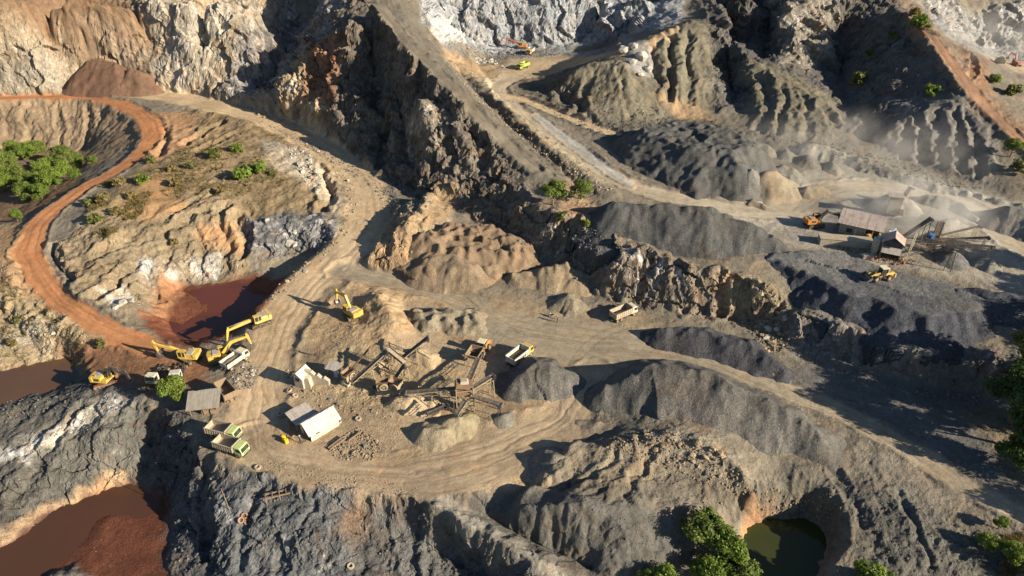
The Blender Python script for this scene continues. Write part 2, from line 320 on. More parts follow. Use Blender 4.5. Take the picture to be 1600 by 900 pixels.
# ------------------------------------------------------------------ stockpiles: crest lines (photo x, y, y of the front toe below it)
def crest_pt(px, py, toe, slope):
    X, Y, z0 = hit(px, toe); d = ray_dir(px, py); k = d[1]/-d[2]; c = 1.0/slope
    z = (k*CAM_H-Y+z0*c)/(k+c)
    return P(px, py, z)
GREY, DGREY, OLIVE, TAN, BROWN, SAND = (.104,.097,.085), (.058,.058,.062), (.205,.172,.118), (.31,.225,.135), (.20,.128,.075), (.36,.275,.17)
PALE = (.33,.30,.25)
PILES = [  # name, label, colour, slope, crest, flat, flute, lump, grain
 ('gravel_pile', 'largest grey gravel stockpile with a long rippled ridge, across the middle of the lower yard', GREY, .66,
  [(955,600,652),(1020,573,657),(1090,578,664),(1170,610,700),(1238,640,735),(1276,670,748)], 0, .07, .45, 1),
 ('gravel_pile', 'dark grey gravel stockpile below the plateau cliff, behind the largest rippled stockpile', DGREY, .62,
  [(1030,514,548),(1100,516,562),(1170,536,580),(1222,566,598)], 0, .07, .55, 1),
 ('gravel_pile', 'grey gravel heap with two lobes in front of the white-bedded dump truck by the conveyors', GREY, .66,
  [(815,585,628),(838,566,632),(862,566,632),(880,578,622)], 0, .18, .2, 1),
 ('gravel_pile', 'low brown-grey gravel heap with curved terrace ridges beside the crusher yard road', OLIVE, .6,
  [(648,492,2.2),(690,479,2.4),(735,489,2.2),(742,500,1.6),(700,500,1.8),(660,505,1.8)], 1, .2, .9, .7),
 ('gravel_pile', 'small grey rubble heap beside the parked motorcycle and the standing worker', OLIVE, .6,
  [(872,468,492),(886,460,498),(896,470,500)], 0, .3, .4, .8),
 ('gravel_pile', 'wide brown heap with many scalloped tip mounds on top under the dark cliff', (.185,.132,.083), .62,
  [(662,366,7.2),(700,352,7.4),(760,352,7.0),(815,378,5.6),(828,392,4.4),(780,398,4.6),(720,390,5.6),(680,385,6.2)], 1, .2, 1.0, .5),
 ('gravel_pile', 'smooth brown-grey gravel heap in front of the scalloped brown heap', (.205,.155,.10), .64,
  [(675,402,455),(705,399,460),(730,408,463)], 0, .12, .25, .6),
 ('gravel_pile', 'brown gravel heap with a flat tipped top right of the smooth heap near the cliff', (.215,.165,.105), .62,
  [(805,428,456),(855,418,460),(884,410,463),(900,425,463)], 0, .15, .7, .6),
 ('gravel_pile', 'large grey gravel stockpile on the plateau edge beside the pale haul road', (.078,.077,.071), .66,
  [(965,318,385),(1040,318,398),(1110,326,408),(1175,350,404),(1203,368,400)], 0, .07, .6, 1),
 ('gravel_pile', 'huge grey gravel stockpile with rows of tipped loads on top, by the plateau', (.088,.086,.078), .62,
  [(1005,205,17.2),(1035,192,17.6),(1090,189,18),(1140,203,18),(1170,226,17.4),(1145,242,17),(1110,236,17.4),(1070,226,17.4),(1035,218,17.2)], 1, .09, .7, 1),
 ('sand_pile', 'tan fine sand cone leaning on the huge grey stockpile by the plateau road', (.27,.22,.15), .68, [(1198,268,319),(1212,266,318)], 0, .06, .1, .2),
 ('gravel_pile', 'steep grey gravel cone between the tan sand cone and the huge flat-topped stockpile', (.17,.162,.14), .68, [(1170,262,318)], 0, .1, .1, .8),
 ('gravel_pile', 'small pale gravel cone left of the pointed cones behind the second crusher', (.20,.185,.15), .66, [(1232,233,258)], 0, .1, .2, .6),
 ('gravel_pile', 'middle pointed pale gravel cone in the row behind the second crusher', (.22,.20,.16), .66, [(1264,241,266)], 0, .1, .2, .6),
 ('gravel_pile', 'right pointed gravel cone behind the second crusher, against the bank', (.22,.20,.16), .66, [(1300,252,275)], 0, .1, .2, .6),
 ('gravel_pile', 'low grey gravel mound between the huge flat-topped stockpile and the pointed cones', (.17,.16,.13), .62, [(1180,222,246),(1200,228,250)], 0, .15, .4, .8),
 ('gravel_pile', 'grey gravel mound with a rough top right of the tan sand cone', (.185,.172,.14), .6, [(1225,258,285),(1238,265,288)], 0, .15, .4, .7),
 ('spoil_heap', 'low rough tan heap at the roadside in front of the tan sand cone', (.22,.18,.125), .6, [(1172,312,324),(1192,318,328)], 0, .2, .4, .4),
 ('gravel_bank', 'long pale crushed-stone bank along the back edge of the plateau', (.24,.222,.18), .62,
  [(1268,221,255),(1330,243,264),(1400,268,284),(1470,288,301),(1545,306,316),(1620,326,336)], 0, .3, .6, .6),
 ('gravel_pile', 'dark blue-grey gravel tip with a flat top where the wheel loader works', (.050,.053,.062), .68,
  [(1208,399,9.8),(1268,389,10.3),(1330,402,9.6),(1400,428,9.5),(1475,440,9.5),(1545,468,9.4),(1480,493,9.3),(1400,482,9.3),(1330,458,9.3),(1275,430,9.6),(1238,414,9.8)], 1, .09, .12, 1.4),
 ('gravel_pile', 'dark gravel stockpile at the right photo edge beside the wheel loader platform', (.056,.059,.066), .64,
  [(1496,453,500),(1550,455,515),(1620,470,530),(1680,490,560)], 0, .12, .6, 1.3),
 ('sand_pile', 'olive fan-shaped sand pile under the discharge end of the screen tower conveyor', (.27,.225,.14), .64, [(718,652,690),(700,656,695)], 0, .2, .1, .15),
 ('sand_pile', 'olive sand pile with a steep shaded left side, left of the screen tower fan', (.25,.205,.135), .68, [(668,664,703),(690,668,705)], 0, .12, .1, .15),
 ('gravel_pile', 'small round grey gravel cone with a dimple under the right tower conveyor', (.16,.15,.12), .62, [(785,648,668)], 0, .06, .05, .5),
 ('gravel_pile', 'lone dark gravel mound in the open yard in front of the largest stockpile', (.17,.15,.12), .6, [(872,712,738),(886,712,738)], 0, .05, .08, .8),
 ('spoil_heap', 'reddish brown spoil heap piled against the foot of the pale north-west cliff', (.135,.078,.05), .72, [(138,94,151),(158,90,151),(178,100,151)], 0, .12, .2, .3),
 ('spoil_heap', 'lower brown spoil heap right of the reddish heap at the cliff foot', (.15,.09,.057), .72, [(205,106,150),(222,112,150)], 0, .12, .2, .3),
 ('sand_pile', 'tan sand cone under the upper crusher conveyor', SAND, .66, [(655,545,578),(668,552,582)], 0, .12, .2, .3),
 ('sand_pile', 'lumpy pale sand heap below the horizontal crusher conveyor', SAND, .6, [(622,622,654),(650,618,655),(672,626,655)], 0, .2, .6, .3),
 ('sand_pile', 'small tan sand heap between the two parallel crusher conveyors', SAND, .6, [(590,566,585)], 0, .1, .3, .3),
 ('gravel_pile', 'dark conical gravel pile beneath the second crusher conveyors', (.115,.112,.105), .7, [(1489,392,424)], 0, .1, .15, .9),
 ('gravel_pile', 'smooth grey gravel cone right of the dark conical pile at the second crusher', (.19,.178,.15), .66, [(1546,402,432)], 0, .08, .1, .4),
 ('sand_pile', 'pale dusty sand cone under the tall feed conveyor behind the long shed', PALE, .7, [(1398,302,342),(1412,306,342)], 0, .1, .2, .2),
 ('sand_pile', 'pale eroded sand heap between the feed conveyor and the fan of thin conveyors', PALE, .6, [(1478,344,364),(1495,343,364)], 0, .15, .4, .2),
 ('gravel_bank', 'grey eroded bank along the dusty plateau road behind the second crusher', (.22,.20,.165), .75, [(1455,304,324),(1500,316,336),(1528,338,350)], 0, .3, .4, .4),
 ('gravel_pile', 'large shaded grey pile beside the plateau road at the right photo edge', (.20,.185,.155), .62, [(1585,322,372),(1650,340,395)], 0, .2, .3, .5),
 ('spoil_heap', 'low tan spoil heap dumped left of the second crusher shed', (.27,.22,.15), .6, [(1262,292,312),(1280,288,308)], 0, .2, .4, .3),
 ('gravel_pile', 'low rough grey heap at the foot of the rocky mound in the lower yard', (.19,.165,.125), .55, [(905,655,668),(935,660,676),(945,664,678)], 0, .3, .4, .5),
]
FLOORS = {'low brown-grey': -.3, 'scalloped tip': 2.2, 'flat tipped top': .4, 'on the plateau edge beside': 8.2, 'rows of tipped': 9, 'wheel loader works': 4.7, 'wheel loader platform': 5}
for i, p in enumerate(PILES):
    w = []
    for (x, y, t) in p[4]:
        w.append(P(x, y, t) if p[5] else crest_pt(x, y, t, p[3]))
    fl = min(hit(x, t)[2] for x, y, t in p[4])-1.2 if not p[5] else None
    for key, v in FLOORS.items():
        if key in p[1]: fl = v
    PILES[i] = p + (fl, np.array(w))
def polydist(X, Y, pts, closed=False):
    """distance, nearest x, y and interpolated third value of a polyline"""
    D = np.full(X.shape, 1e9); NX = np.zeros(X.shape); NY = np.zeros(X.shape); V = np.zeros(X.shape)
    n = len(pts)
    if n == 1:
        return np.hypot(X-pts[0][0], Y-pts[0][1]), NX+pts[0][0], NY+pts[0][1], V+pts[0][2]
    for k in range(n if closed else n-1):
        a, b = pts[k], pts[(k+1) % n]
        dx, dy = b[0]-a[0], b[1]-a[1]; L2 = dx*dx+dy*dy+1e-9
        t = np.clip(((X-a[0])*dx+(Y-a[1])*dy)/L2, 0, 1)
        nx, ny = a[0]+t*dx, a[1]+t*dy; d = np.hypot(X-nx, Y-ny); m = d < D
        D = np.where(m, d, D); NX = np.where(m, nx, NX); NY = np.where(m, ny, NY); V = np.where(m, a[2]+t*(b[2]-a[2]), V)
    return D, NX, NY, V
def inside(X, Y, pts):
    r = np.zeros(X.shape, bool); n = len(pts)
    for k in range(n):
        x1, y1 = pts[k][0], pts[k][1]; x2, y2 = pts[(k+1) % n][0], pts[(k+1) % n][1]
        if y1 == y2: continue
        r ^= ((y1 > Y) != (y2 > Y)) & (X < (x2-x1)*(Y-y1)/(y2-y1)+x1)
    return r
def pile_height(p, X, Y, k):
    name, label, col, slope, cr, flat, flute, lump, grain, fl, w = p
    wx = 1.1*perlin2(X*.16+k*3, Y*.16)+.35*perlin2(X*.5, Y*.5+k); wy = 1.1*perlin2(X*.16, Y*.16+k*5+40)+.35*perlin2(X*.5+k, Y*.5+20)
    D, NX, NY, V = polydist(X+wx*(1 if not flat else 2), Y+wy*(1 if not flat else 2), w, closed=bool(flat))
    if flat:
        ins = inside(X+wx*2, Y+wy*2, w)
        V = np.where(ins, w[:, 2].mean()*.25+V*.75, V); D = np.where(ins, 0, D)
    ux, uy = (X-NX)/(D+.4), (Y-NY)/(D+.4)
    r = .22
    f = perlin2(NX*.42+ux*1.7+k, NY*.42+uy*1.7)+.6*perlin2(NX*.95+ux*3.3, NY*.95+uy*3.3+k)
    hb = np.clip((w[:, 2].max()-(fl if fl is not None else w[:, 2].max()-3))/5, .3, 1.2)
    V = V+.6*hb*(.6*perlin2(NX*.13+k*2.3, NY*.13)+.28*perlin2(NX*.42, NY*.42+k))*(0 if len(w) < 3 else 1)*(.35 if 'wheel loader works' in label else 1)
    z = V-slope*(np.sqrt(D*D+r*r)-r) + flute*f*np.minimum(D*.45, 1.4)
    top = np.exp(-(D/2.2)**2)
    c = 1-2*np.abs(perlin2(X*.30+k*7, Y*.30)); c2 = perlin2(X*.6, Y*.6+k)
    z = z+lump*top*(.75*c+.3*c2-.35) + .06*perlin2(X*1.7, Y*1.7)
    z = np.where(z < fl-.4, -1e3, z) if fl is not None else z
    return z

# ------------------------------------------------------------------ haul roads (photo x, y, height, half width m)
ROADS = [
 ('tan',  [(200,149,10,3),(270,152,10,6),(330,164,9.8,6),(400,182,9,5.5),(470,212,8,5.5),(530,250,6.8,5.5),(568,292,5.3,6),(578,332,4,6.5),(558,372,2.8,6.5),(520,410,1.5,7),(478,450,.6,7),(445,490,0,6),(425,540,-.3,5),(405,600,-.3,5),(395,650,-.4,5),(400,700,-.5,4.5)]),
 ('red',  [(-200,152,10,2.4),(0,153,10,2.4),(130,152,9.9,2.4),(200,168,9.6,3),(236,195,9,3.8),(230,228,8.2,3.2),(190,262,7,2.6),(120,302,5.8,2.6),(66,345,4.4,3.1),(46,385,3.6,3.2),(62,430,2.4,3.0),(100,475,1.2,2.7),(170,515,0,2.6),(235,545,-.8,2.6)]),
 ('grey', [(540,425,.9,4),(600,437,.6,3.5),(660,450,.3,3.2),(720,468,.2,4),(760,500,0,6),(830,525,0,7),(900,535,0,8),(960,540,0,7),(1030,545,0,4.5),(1090,556,0,3.5),(1160,585,-.1,3.2),(1230,612,-.4,2.6),(1310,645,-1,2.6),(1400,690,-1.3,2.6),(1480,738,-1.6,2.3),(1560,788,-2,2.2),(1640,830,-2.5,2.2),(1760,890,-3.4,3.2)]),
 ('tan2', [(392,690,-.5,4),(430,715,-.6,3.6),(500,732,-.55,3.6),(580,742,-.5,4),(660,745,-.5,5),(740,725,-.4,6),(820,690,-.35,6),(880,660,-.3,4.5),(905,620,-.1,4),(930,585,0,4)]),
 ('pale', [(800,122,14,4.5),(778,140,13.9,3.6),(802,168,13.4,3.6),(850,206,12.5,4),(900,241,11.5,4),(960,280,10.5,4),(1020,302,9.8,4),(1090,316,9.3,3.6),(1160,330,9,3.6),(1240,328,9,5),(1300,300,9.3,5),(1400,296,9.4,5),(1480,312,9.3,4.5),(1545,345,9.2,4.5),(1600,385,9,4.5),(1700,440,8.6,4.5)]),
 ('white', [(838,180,13.1,1.2),(870,205,12.5,1.9),(915,240,11.5,2.0),(958,272,10.8,1.6),(985,290,10.4,1.0)]),
 ('tan',  [(790,150,13.8,2.5),(840,165,13.2,2.5),(900,190,12,2.5),(960,210,11.6,2.5)]),
 ('dirt', [(590,8,42.6,2),(612,34,39.4,2.2),(645,75,35,2.2),(700,127,29.6,2.2),(745,178,24,2.2),(790,222,18.8,2.2),(840,266,14.5,2.2)]),
 ('red2', [(1512,128,26,1.2),(1520,112,26.2,1.5),(1519,98,26.5,1.6),(1508,86,27.2,1.4)]),
 ('red2', [(1425,22,38.5,1.8),(1450,48,35.5,2.6),(1482,92,30,2.0),(1512,132,26,2.8),(1552,178,21,2.0),(1600,222,17,2.2),(1700,292,12.5,2.2)]),
]
ROADW = [(k, catmull([P(a, b, c)+(w,) for a, b, c, w in L], 8)) for k, L in ROADS]
RCOL = {'white': (.345,.325,.285), 'tan': (.41,.305,.185), 'red2': (.25,.145,.085), 'grey': (.27,.222,.152), 'red': (.345,.155,.066), 'pale': (.375,.315,.225), 'tan2': (.31,.236,.15), 'dirt': (.15,.128,.094)}

# ------------------------------------------------------------------ soil zones: polygon in photo positions, colour, rock, white veins, roughness (m), feather (m)
ZONES = [
 # north-west
 ([(-300,-60),(430,-60),(400,60),(335,150),(240,142),(0,149),(-300,150)], (.285,.225,.15), .6, .45, .8, 3),
 ([(-100,-40),(170,-40),(245,60),(190,88),(130,62),(60,58),(0,20)], (.19,.122,.072), .15, .05, .6, 3),
 ([(190,55),(255,70),(245,90),(200,85)], (.235,.15,.09), .1, 0, .3, 2),
 ([(225,20),(400,0),(410,50),(330,135),(240,138),(180,92),(260,80)], (.29,.25,.19), .65, .62, .8, 3),
 ([(0,100),(110,90),(95,146),(0,149)], (.26,.225,.17), .6, .55, .7, 3),
 ([(90,150),(135,88),(225,105),(245,150)], (.2,.13,.08), 0, 0, .1, 2),
 ([(435,-40),(560,-40),(500,90),(425,150),(335,150),(400,40)], (.22,.20,.175), 1, .45, .9, 3),
 # spur
 ([(555,0),(605,-10),(790,215),(870,292),(800,330),(700,325),(610,290),(520,235),(405,190),(480,90)], (.128,.11,.088), 1, .2, 1.1, 2),
 ([(480,85),(525,90),(505,195),(402,188),(440,140)], (.30,.225,.14), 1, .45, .8, 2),
 ([(485,70),(535,80),(522,165),(480,150)], (.23,.13,.08), 1, .05, .8, 2),
 ([(640,170),(690,190),(680,250),(630,230)], (.20,.17,.13), 1, .5, .9, 2),
 ([(575,0),(625,-10),(700,90),(770,170),(860,255),(960,335),(870,312),(780,235),(690,140),(610,50)], (.115,.102,.08), .1, 0, .6, 1.5),
 ([(625,-20),(660,-20),(662,60),(700,90),(760,118),(840,205),(985,292),(900,296),(770,170),(700,90)], (.132,.113,.083), .4, .08, .8, 2),
 ([(735,120),(768,130),(850,215),(960,290),(930,292),(830,215)], (.27,.225,.15), .4, .3, .45, 1),
 # pit
 ([(655,-60),(1080,-60),(1060,50),(960,66),(870,77),(740,78),(690,64),(655,40)], (.23,.24,.245), .65, .62, .8, 2),
 ([(672,46),(722,44),(722,72),(688,70)], (.5,.49,.46), 1, 1, .7, 1),
 ([(690,66),(880,74),(990,66),(950,80),(850,88),(790,94),(745,98),(700,80)], (.19,.195,.19), .4, .2, .5, 2),
 ([(795,94),(880,86),(985,78),(940,100),(880,132),(780,128)], (.345,.265,.165), 0, 0, .15, 2),
 ([(695,80),(785,100),(775,128),(740,120),(690,95)], (.30,.215,.13), .3, .1, .4, 2),
 # middle right spoil
 ([(800,130),(880,110),(1000,100),(1130,190),(1240,240),(1100,240),(1000,250),(880,190)], (.118,.106,.081), .35, .08, .8, 3),
 ([(890,118),(930,98),(985,98),(1035,185),(960,192),(905,180)], (.16,.141,.098), .1, 0, .5, 2),
 ([(1000,60),(1090,30),(1115,120),(1110,178),(1040,150)], (.14,.125,.088), .15, 0, .7, 2),
 ([(1000,68),(1070,38),(1068,52),(1010,84)], (.31,.225,.135), 0, 0, .3, 1),
 ([(966,66),(1000,64),(1022,110),(1012,124),(985,108)], (.25,.24,.22), .3, .6, .5, 2),
 ([(1020,150),(1090,165),(1120,190),(1060,190)], (.27,.19,.11), .2, 0, .4, 2),
 ([(1090,-60),(1420,-60),(1440,40),(1330,200),(1300,215),(1190,150),(1120,180),(1105,60)], (.095,.09,.08), 1, .22, 1.1, 3),
 ([(1205,-30),(1310,-30),(1300,60),(1275,110),(1215,110),(1225,40)], (.20,.178,.142), 1, .5, .9, 2),
 ([(1165,95),(1215,110),(1300,160),(1320,195),(1290,225),(1200,215),(1180,160)], (.132,.118,.084), .25, 0, .9, 2),
 # right hill
 ([(1320,-40),(1410,-10),(1500,110),(1520,160),(1380,190),(1310,215),(1300,130)], (.105,.095,.08), .6, .12, .8, 3),
 ([(1375,160),(1500,150),(1560,200),(1550,295),(1440,262),(1370,235)], (.135,.127,.11), .3, .03, .7, 3),
 ([(1400,-10),(1440,15),(1500,70),(1560,150),(1700,280),(1680,300),(1590,235),(1500,150),(1450,70)], (.17,.125,.085), .3, 0, .6, 2),
 ([(1500,80),(1545,90),(1545,160),(1600,200),(1640,250),(1570,190),(1520,140)], (.20,.125,.075), .3, .05, .6, 2),
 ([(1440,-50),(1700,-50),(1700,90),(1540,88),(1480,62)], (.24,.235,.22), .8, .55, .9, 3),
 ([(1530,86),(1700,90),(1700,125),(1590,115)], (.30,.23,.15), 0, 0, .3, 2),
 # plateau
 ([(1130,315),(1240,285),(1290,235),(1400,268),(1600,320),(1850,420),(1850,520),(1600,470),(1500,430),(1380,420),(1290,385),(1200,395),(1150,345)], (.30,.27,.215), 0, 0, .2, 3),
 ([(1280,355),(1420,372),(1520,400),(1600,430),(1500,430),(1400,410),(1290,385)], (.26,.225,.17), .1, 0, .25, 2),
 # cliff below the plateau
 ([(760,300),(830,315),(930,345),(1000,380),(1070,412),(1150,430),(1215,462),(1225,500),(1190,512),(1100,500),(1000,482),(900,444),(840,400),(740,350)], (.165,.135,.10), 1, .35, .8, 2),
 ([(935,395),(1060,425),(1080,455),(950,440)], (.20,.155,.115), 1, .7, .8, 2),
 ([(1120,425),(1225,470),(1230,505),(1180,512),(1120,470)], (.22,.175,.115), .7, .25, .8, 2),
 ([(890,285),(960,350),(940,370),(860,320)], (.27,.19,.12), .6, .1, .6, 2),
 ([(1225,488),(1400,545),(1700,565),(1700,640),(1500,620),(1330,572),(1230,540)], (.15,.14,.125), 1, .35, .8, 2),
 # yard
 ([(545,425),(640,432),(760,455),(860,480),(1000,495),(1060,540),(1010,560),(900,600),(900,680),(850,760),(700,775),(640,770),(560,750),(420,735),(390,700),(400,600),(450,560),(620,470)], (.295,.222,.138), 0, 0, .12, 3),
 ([(830,490),(1000,495),(1060,545),(960,560),(860,560),(780,530)], (.275,.22,.148), 0, 0, .06, 3),
 ([(560,430),(660,440),(690,470),(610,470),(640,500),(600,560),(500,560),(470,500)], (.33,.235,.135), .1, 0, .3, 2),
 ([(575,455),(620,462),(640,520),(560,545),(520,520)], (.36,.255,.145), .25, 0, .5, 1.5),
 ([(690,280),(720,300),(700,345),(650,375),(660,445),(570,425),(590,370),(650,330)], (.285,.205,.12), .5, .1, .6, 2),
 ([(600,380),(640,375),(660,440),(580,425)], (.27,.185,.105), .6, .1, .6, 1.5),
 ([(720,480),(840,530),(900,560),(840,560),(740,540),(680,520)], (.30,.205,.12), 0, 0, .06, 4),
 ([(700,690),(850,680),(840,740),(740,770),(660,760)], (.30,.205,.125), 0, 0, .1, 3),
 ([(500,545),(620,545),(760,600),(720,650),(600,650),(500,610)], (.31,.235,.14), .2, 0, .5, 2),
 # bowl and left hump
 ([(-250,155),(130,156),(215,175),(215,225),(150,262),(0,240),(-250,240)], (.24,.175,.11), .2, 0, .45, 2),
 ([(-250,235),(140,238),(110,300),(30,345),(-250,350)], (.17,.11,.065), .1, 0, .4, 3),
 ([(250,180),(330,172),(440,205),(520,255),(530,330),(400,345),(250,340),(140,340),(210,270)], (.205,.152,.085), .2, .05, .8, 3),
 ([(225,175),(310,185),(300,230),(235,260)], (.31,.185,.10), .2, 0, .4, 2),
 ([(400,222),(470,230),(520,285),(530,340),(490,300),(430,270)], (.36,.30,.215), .6, .6, .6, 2),
 ([(130,345),(300,300),(380,330),(370,400),(400,430),(260,470),(200,500),(130,470),(90,400)], (.215,.168,.105), .45, .15, .9, 2.5),
 ([(180,330),(250,270),(300,330),(230,350)], (.30,.185,.09), .2, 0, .3, 2),
 ([(300,370),(380,345),(380,400),(330,410)], (.33,.20,.105), .3, .1, .4, 2),
 ([(375,345),(440,335),(525,345),(528,375),(480,392),(400,408),(378,390)], (.15,.147,.14), 1, .55, .9, 1),
 ([(215,408),(345,400),(348,440),(290,455),(280,475),(225,450)], (.25,.205,.145), .8, .3, .7, 2),
 ([(218,415),(240,412),(242,436),(220,440)], (.33,.32,.29), 1, .8, .7, 1),
 ([(262,425),(282,438),(280,470),(252,468)], (.40,.37,.32), 1, .9, .7, 1),
 ([(305,412),(345,408),(342,436),(308,432)], (.33,.31,.27), 1, .8, .7, 1),
 ([(155,455),(205,450),(215,475),(175,492)], (.36,.32,.26), 1, .8, .7, 1),
 ([(225,495),(285,448),(420,428),(470,440),(430,480),(380,515),(290,545),(240,540)], (.14,.05,.026), 0, 0, .22, 1.5),
 ([(250,440),(290,447),(260,500),(225,500)], (.29,.15,.075), .2, 0, .3, 1.5),
 ([(400,400),(530,378),(500,420),(440,432)], (.21,.175,.115), .1, 0, .2, 2),
 ([(-250,360),(40,345),(45,400),(100,490),(240,555),(150,560),(0,575),(-250,575)], (.28,.215,.125), .4, .2, .6, 3),
 ([(20,490),(80,500),(110,540),(60,560),(10,540)], (.25,.22,.16), .8, .4, .6, 2),
 ([(0,360),(60,350),(40,410),(70,470),(0,450)], (.31,.20,.11), .3, .1, .4, 2),
 ([(90,545),(200,535),(320,545),(330,600),(230,620),(150,600)], (.20,.105,.055), 0, 0, .25, 2),
 # lower left
 ([(-250,600),(110,600),(230,610),(250,650),(235,720),(215,755),(120,785),(0,855),(-250,910)], (.105,.10,.085), .6, .22, .8, 2),
 ([(130,640),(205,625),(190,650),(80,700),(30,720),(40,690)], (.33,.30,.235), 1, .85, .7, 2),
 ([(-50,705),(55,705),(50,728),(-50,725)], (.34,.34,.31), 1, .9, .7, 1),
 ([(-250,880),(0,838),(60,800),(130,766),(200,742),(210,756),(130,784),(60,820),(0,860),(-250,915)], (.34,.235,.14), .4, .3, .3, .6),
 ([(-250,1000),(-250,905),(0,860),(70,815),(140,780),(220,752),(266,770),(270,1000)], (.105,.038,.021), 0, 0, .12, 1.5),
 ([(225,640),(258,645),(300,665),(330,720),(370,760),(380,900),(330,960),(262,960),(258,800),(228,745)], (.085,.083,.08), .8, .15, .9, 2),
 ([(345,770),(420,742),(570,752),(585,800),(570,960),(345,960)], (.105,.107,.105), .7, .32, .8, 2),
 ([(560,770),(640,780),(640,830),(560,860),(540,840)], (.19,.13,.085), .4, .05, .5, 2),
 ([(400,725),(600,745),(640,780),(560,790),(560,760),(420,748)], (.26,.19,.12), .1, .05, .35, 2),
 # bottom centre
 ([(75,915),(85,892),(118,885),(138,897),(140,920)], (.11,.105,.095), .8, .4, .5, .8),
 ([(580,790),(660,785),(760,850),(880,910),(880,990),(540,990),(560,860)], (.095,.092,.085), .6, .08, .8, 2),
 ([(655,776),(700,785),(800,840),(900,905),(860,905),(740,840)], (.245,.225,.185), .2, 0, .35, 1),
 ([(700,775),(800,780),(960,780),(1060,840),(1080,910),(900,900),(780,840)], (.098,.092,.079), .15, 0, .35, 2),
 ([(860,730),(960,690),(1060,690),(1150,740),(1100,800),(1000,800),(900,765)], (.118,.104,.08), .15, .02, .65, 2),
 ([(880,715),(940,692),(1060,692),(1090,735),(1000,752),(930,760),(885,745)], (.20,.165,.113), .15, .05, .5, 2),
 ([(960,690),(1060,668),(1150,715),(1190,770),(1160,790),(1080,730)], (.225,.195,.145), .7, .3, .6, 2),
 # bottom right
 ([(1160,770),(1260,740),(1400,760),(1620,890),(1620,990),(1320,990),(1340,850),(1310,780)], (.098,.091,.075), .2, .03, .8, 4),
 ([(1160,800),(1200,778),(1270,768),(1312,800),(1325,850),(1290,920),(1250,920),(1290,850),(1255,812),(1205,810)], (.145,.13,.10), .3, .05, .4, 1.5),
 ([(1230,610),(1330,640),(1500,735),(1600,790),(1850,900),(1850,600),(1560,600),(1400,580),(1240,560)], (.115,.109,.096), 0, 0, .25, 3),
 ([(1500,640),(1700,650),(1850,800),(1600,760)], (.17,.135,.09), .2, .05, .5, 3),
 ([(1160,800),(1180,792),(1210,808),(1180,822),(1165,850)], (.30,.17,.085), .2, 0, .3, 1),
]
# ------------------------------------------------------------------ one ground sheet, finer near the camera, reaching the horizon
NC, NR = 1080, 880
ucore = np.linspace(-.80, .80, NC)
uext = .80+np.array([.012,.03,.06,.1,.16,.22,.32,.48,.7,1.0,1.4])
uc = np.concatenate([-uext[::-1], ucore, uext])
ss = np.linspace(S0, S1, 1100)
UU, SS = np.meshgrid(uc, ss)
YY = np.exp(SS)-UAPEX; XX = UU*(YY+UAPEX)
ZZ = ground0(XX, YY)
px, py, dep = project(XX, YY, ZZ)
dp = np.hypot(np.diff(py, axis=0), .0); dl = np.sqrt(np.diff(YY, axis=0)**2+np.diff(ZZ, axis=0)**2)/dep[1:]*FPX
vis = (py[1:] > -120) & (py[1:] < 1000)
wgt = (np.minimum(dp, 20)+.45*np.minimum(dl, 20))*np.where(vis, 1, .15)+.03
ker = np.exp(-(np.arange(-40, 41)/16.0)**2); ker /= ker.sum()
wgt = np.apply_along_axis(lambda r: np.convolve(np.pad(r, 40, mode='edge'), ker, 'valid'), 1, wgt)
ker2 = np.exp(-(np.arange(-12, 13)/5.0)**2); ker2 /= ker2.sum()
wgt = np.apply_along_axis(lambda r: np.convolve(np.pad(r, 12, mode='edge'), ker2, 'valid'), 0, wgt)
cum = np.concatenate([np.zeros((1, wgt.shape[1])), np.cumsum(wgt, axis=0)]); cum /= cum[-1]
tgt = np.linspace(0, 1, NR)
rows = np.stack([np.interp(tgt, cum[:, j], ss) for j in range(len(uc))], 1)
far = np.log(np.array([530, 570, 630, 720, 850, 1100, 1500, 2000, 2600, 3200.])+UAPEX)[:, None]+0*rows[:1]
near = np.log(np.array([-38, -20, 0, 15, 24.])+UAPEX)[:, None]+0*rows[:1]
SS = np.concatenate([near, rows, far]); UU = uc[None]+0*SS
GY = np.exp(SS)-UAPEX; GX = UU*(GY+UAPEX)
GZ = ground0(GX, GY)
# beyond the survey the ground rolls on as low hills
edge = np.maximum(sstep(490, 800, GY), 0)
GZ = GZ*(1-edge)+edge*(60+30*perlin2(GX*.002, GY*.002))
GR, GC = GX.shape
# ---- zones
COLR = np.zeros((GR, GC, 3)); COLR[:] = (.17,.145,.108)
ROCK = np.full((GR, GC), .15); VEIN = np.full((GR, GC), .05); ROUGH = np.full((GR, GC), .35)
wrpx = 1.6*perlin2(GX*.11, GY*.11)+.9*perlin2(GX*.37+9, GY*.37); wrpy = 1.6*perlin2(GX*.11+50, GY*.11)+.9*perlin2(GX*.37+31, GY*.37)
WX, WY = GX+wrpx, GY+wrpy
for poly, c, rk, vn, rg, fe in ZONES:
    w = [hit(a, b) for a, b in poly]
    xs = [q[0] for q in w]; ys = [q[1] for q in w]
    m = (WX > min(xs)-fe*2) & (WX < max(xs)+fe*2) & (WY > min(ys)-fe*2) & (WY < max(ys)+fe*2)
    if not m.any(): continue
    x, y = WX[m], WY[m]
    ins = inside(x, y, w); d = polydist(x, y, [(q[0], q[1], 0) for q in w], True)[0]
    a = sstep(-fe, fe, np.where(ins, d, -d))
    COLR[m] = COLR[m]*(1-a[:, None])+np.array(c)*a[:, None]
    for arr, v in ((ROCK, rk), (VEIN, vn), (ROUGH, rg)): arr[m] = arr[m]*(1-a)+v*a
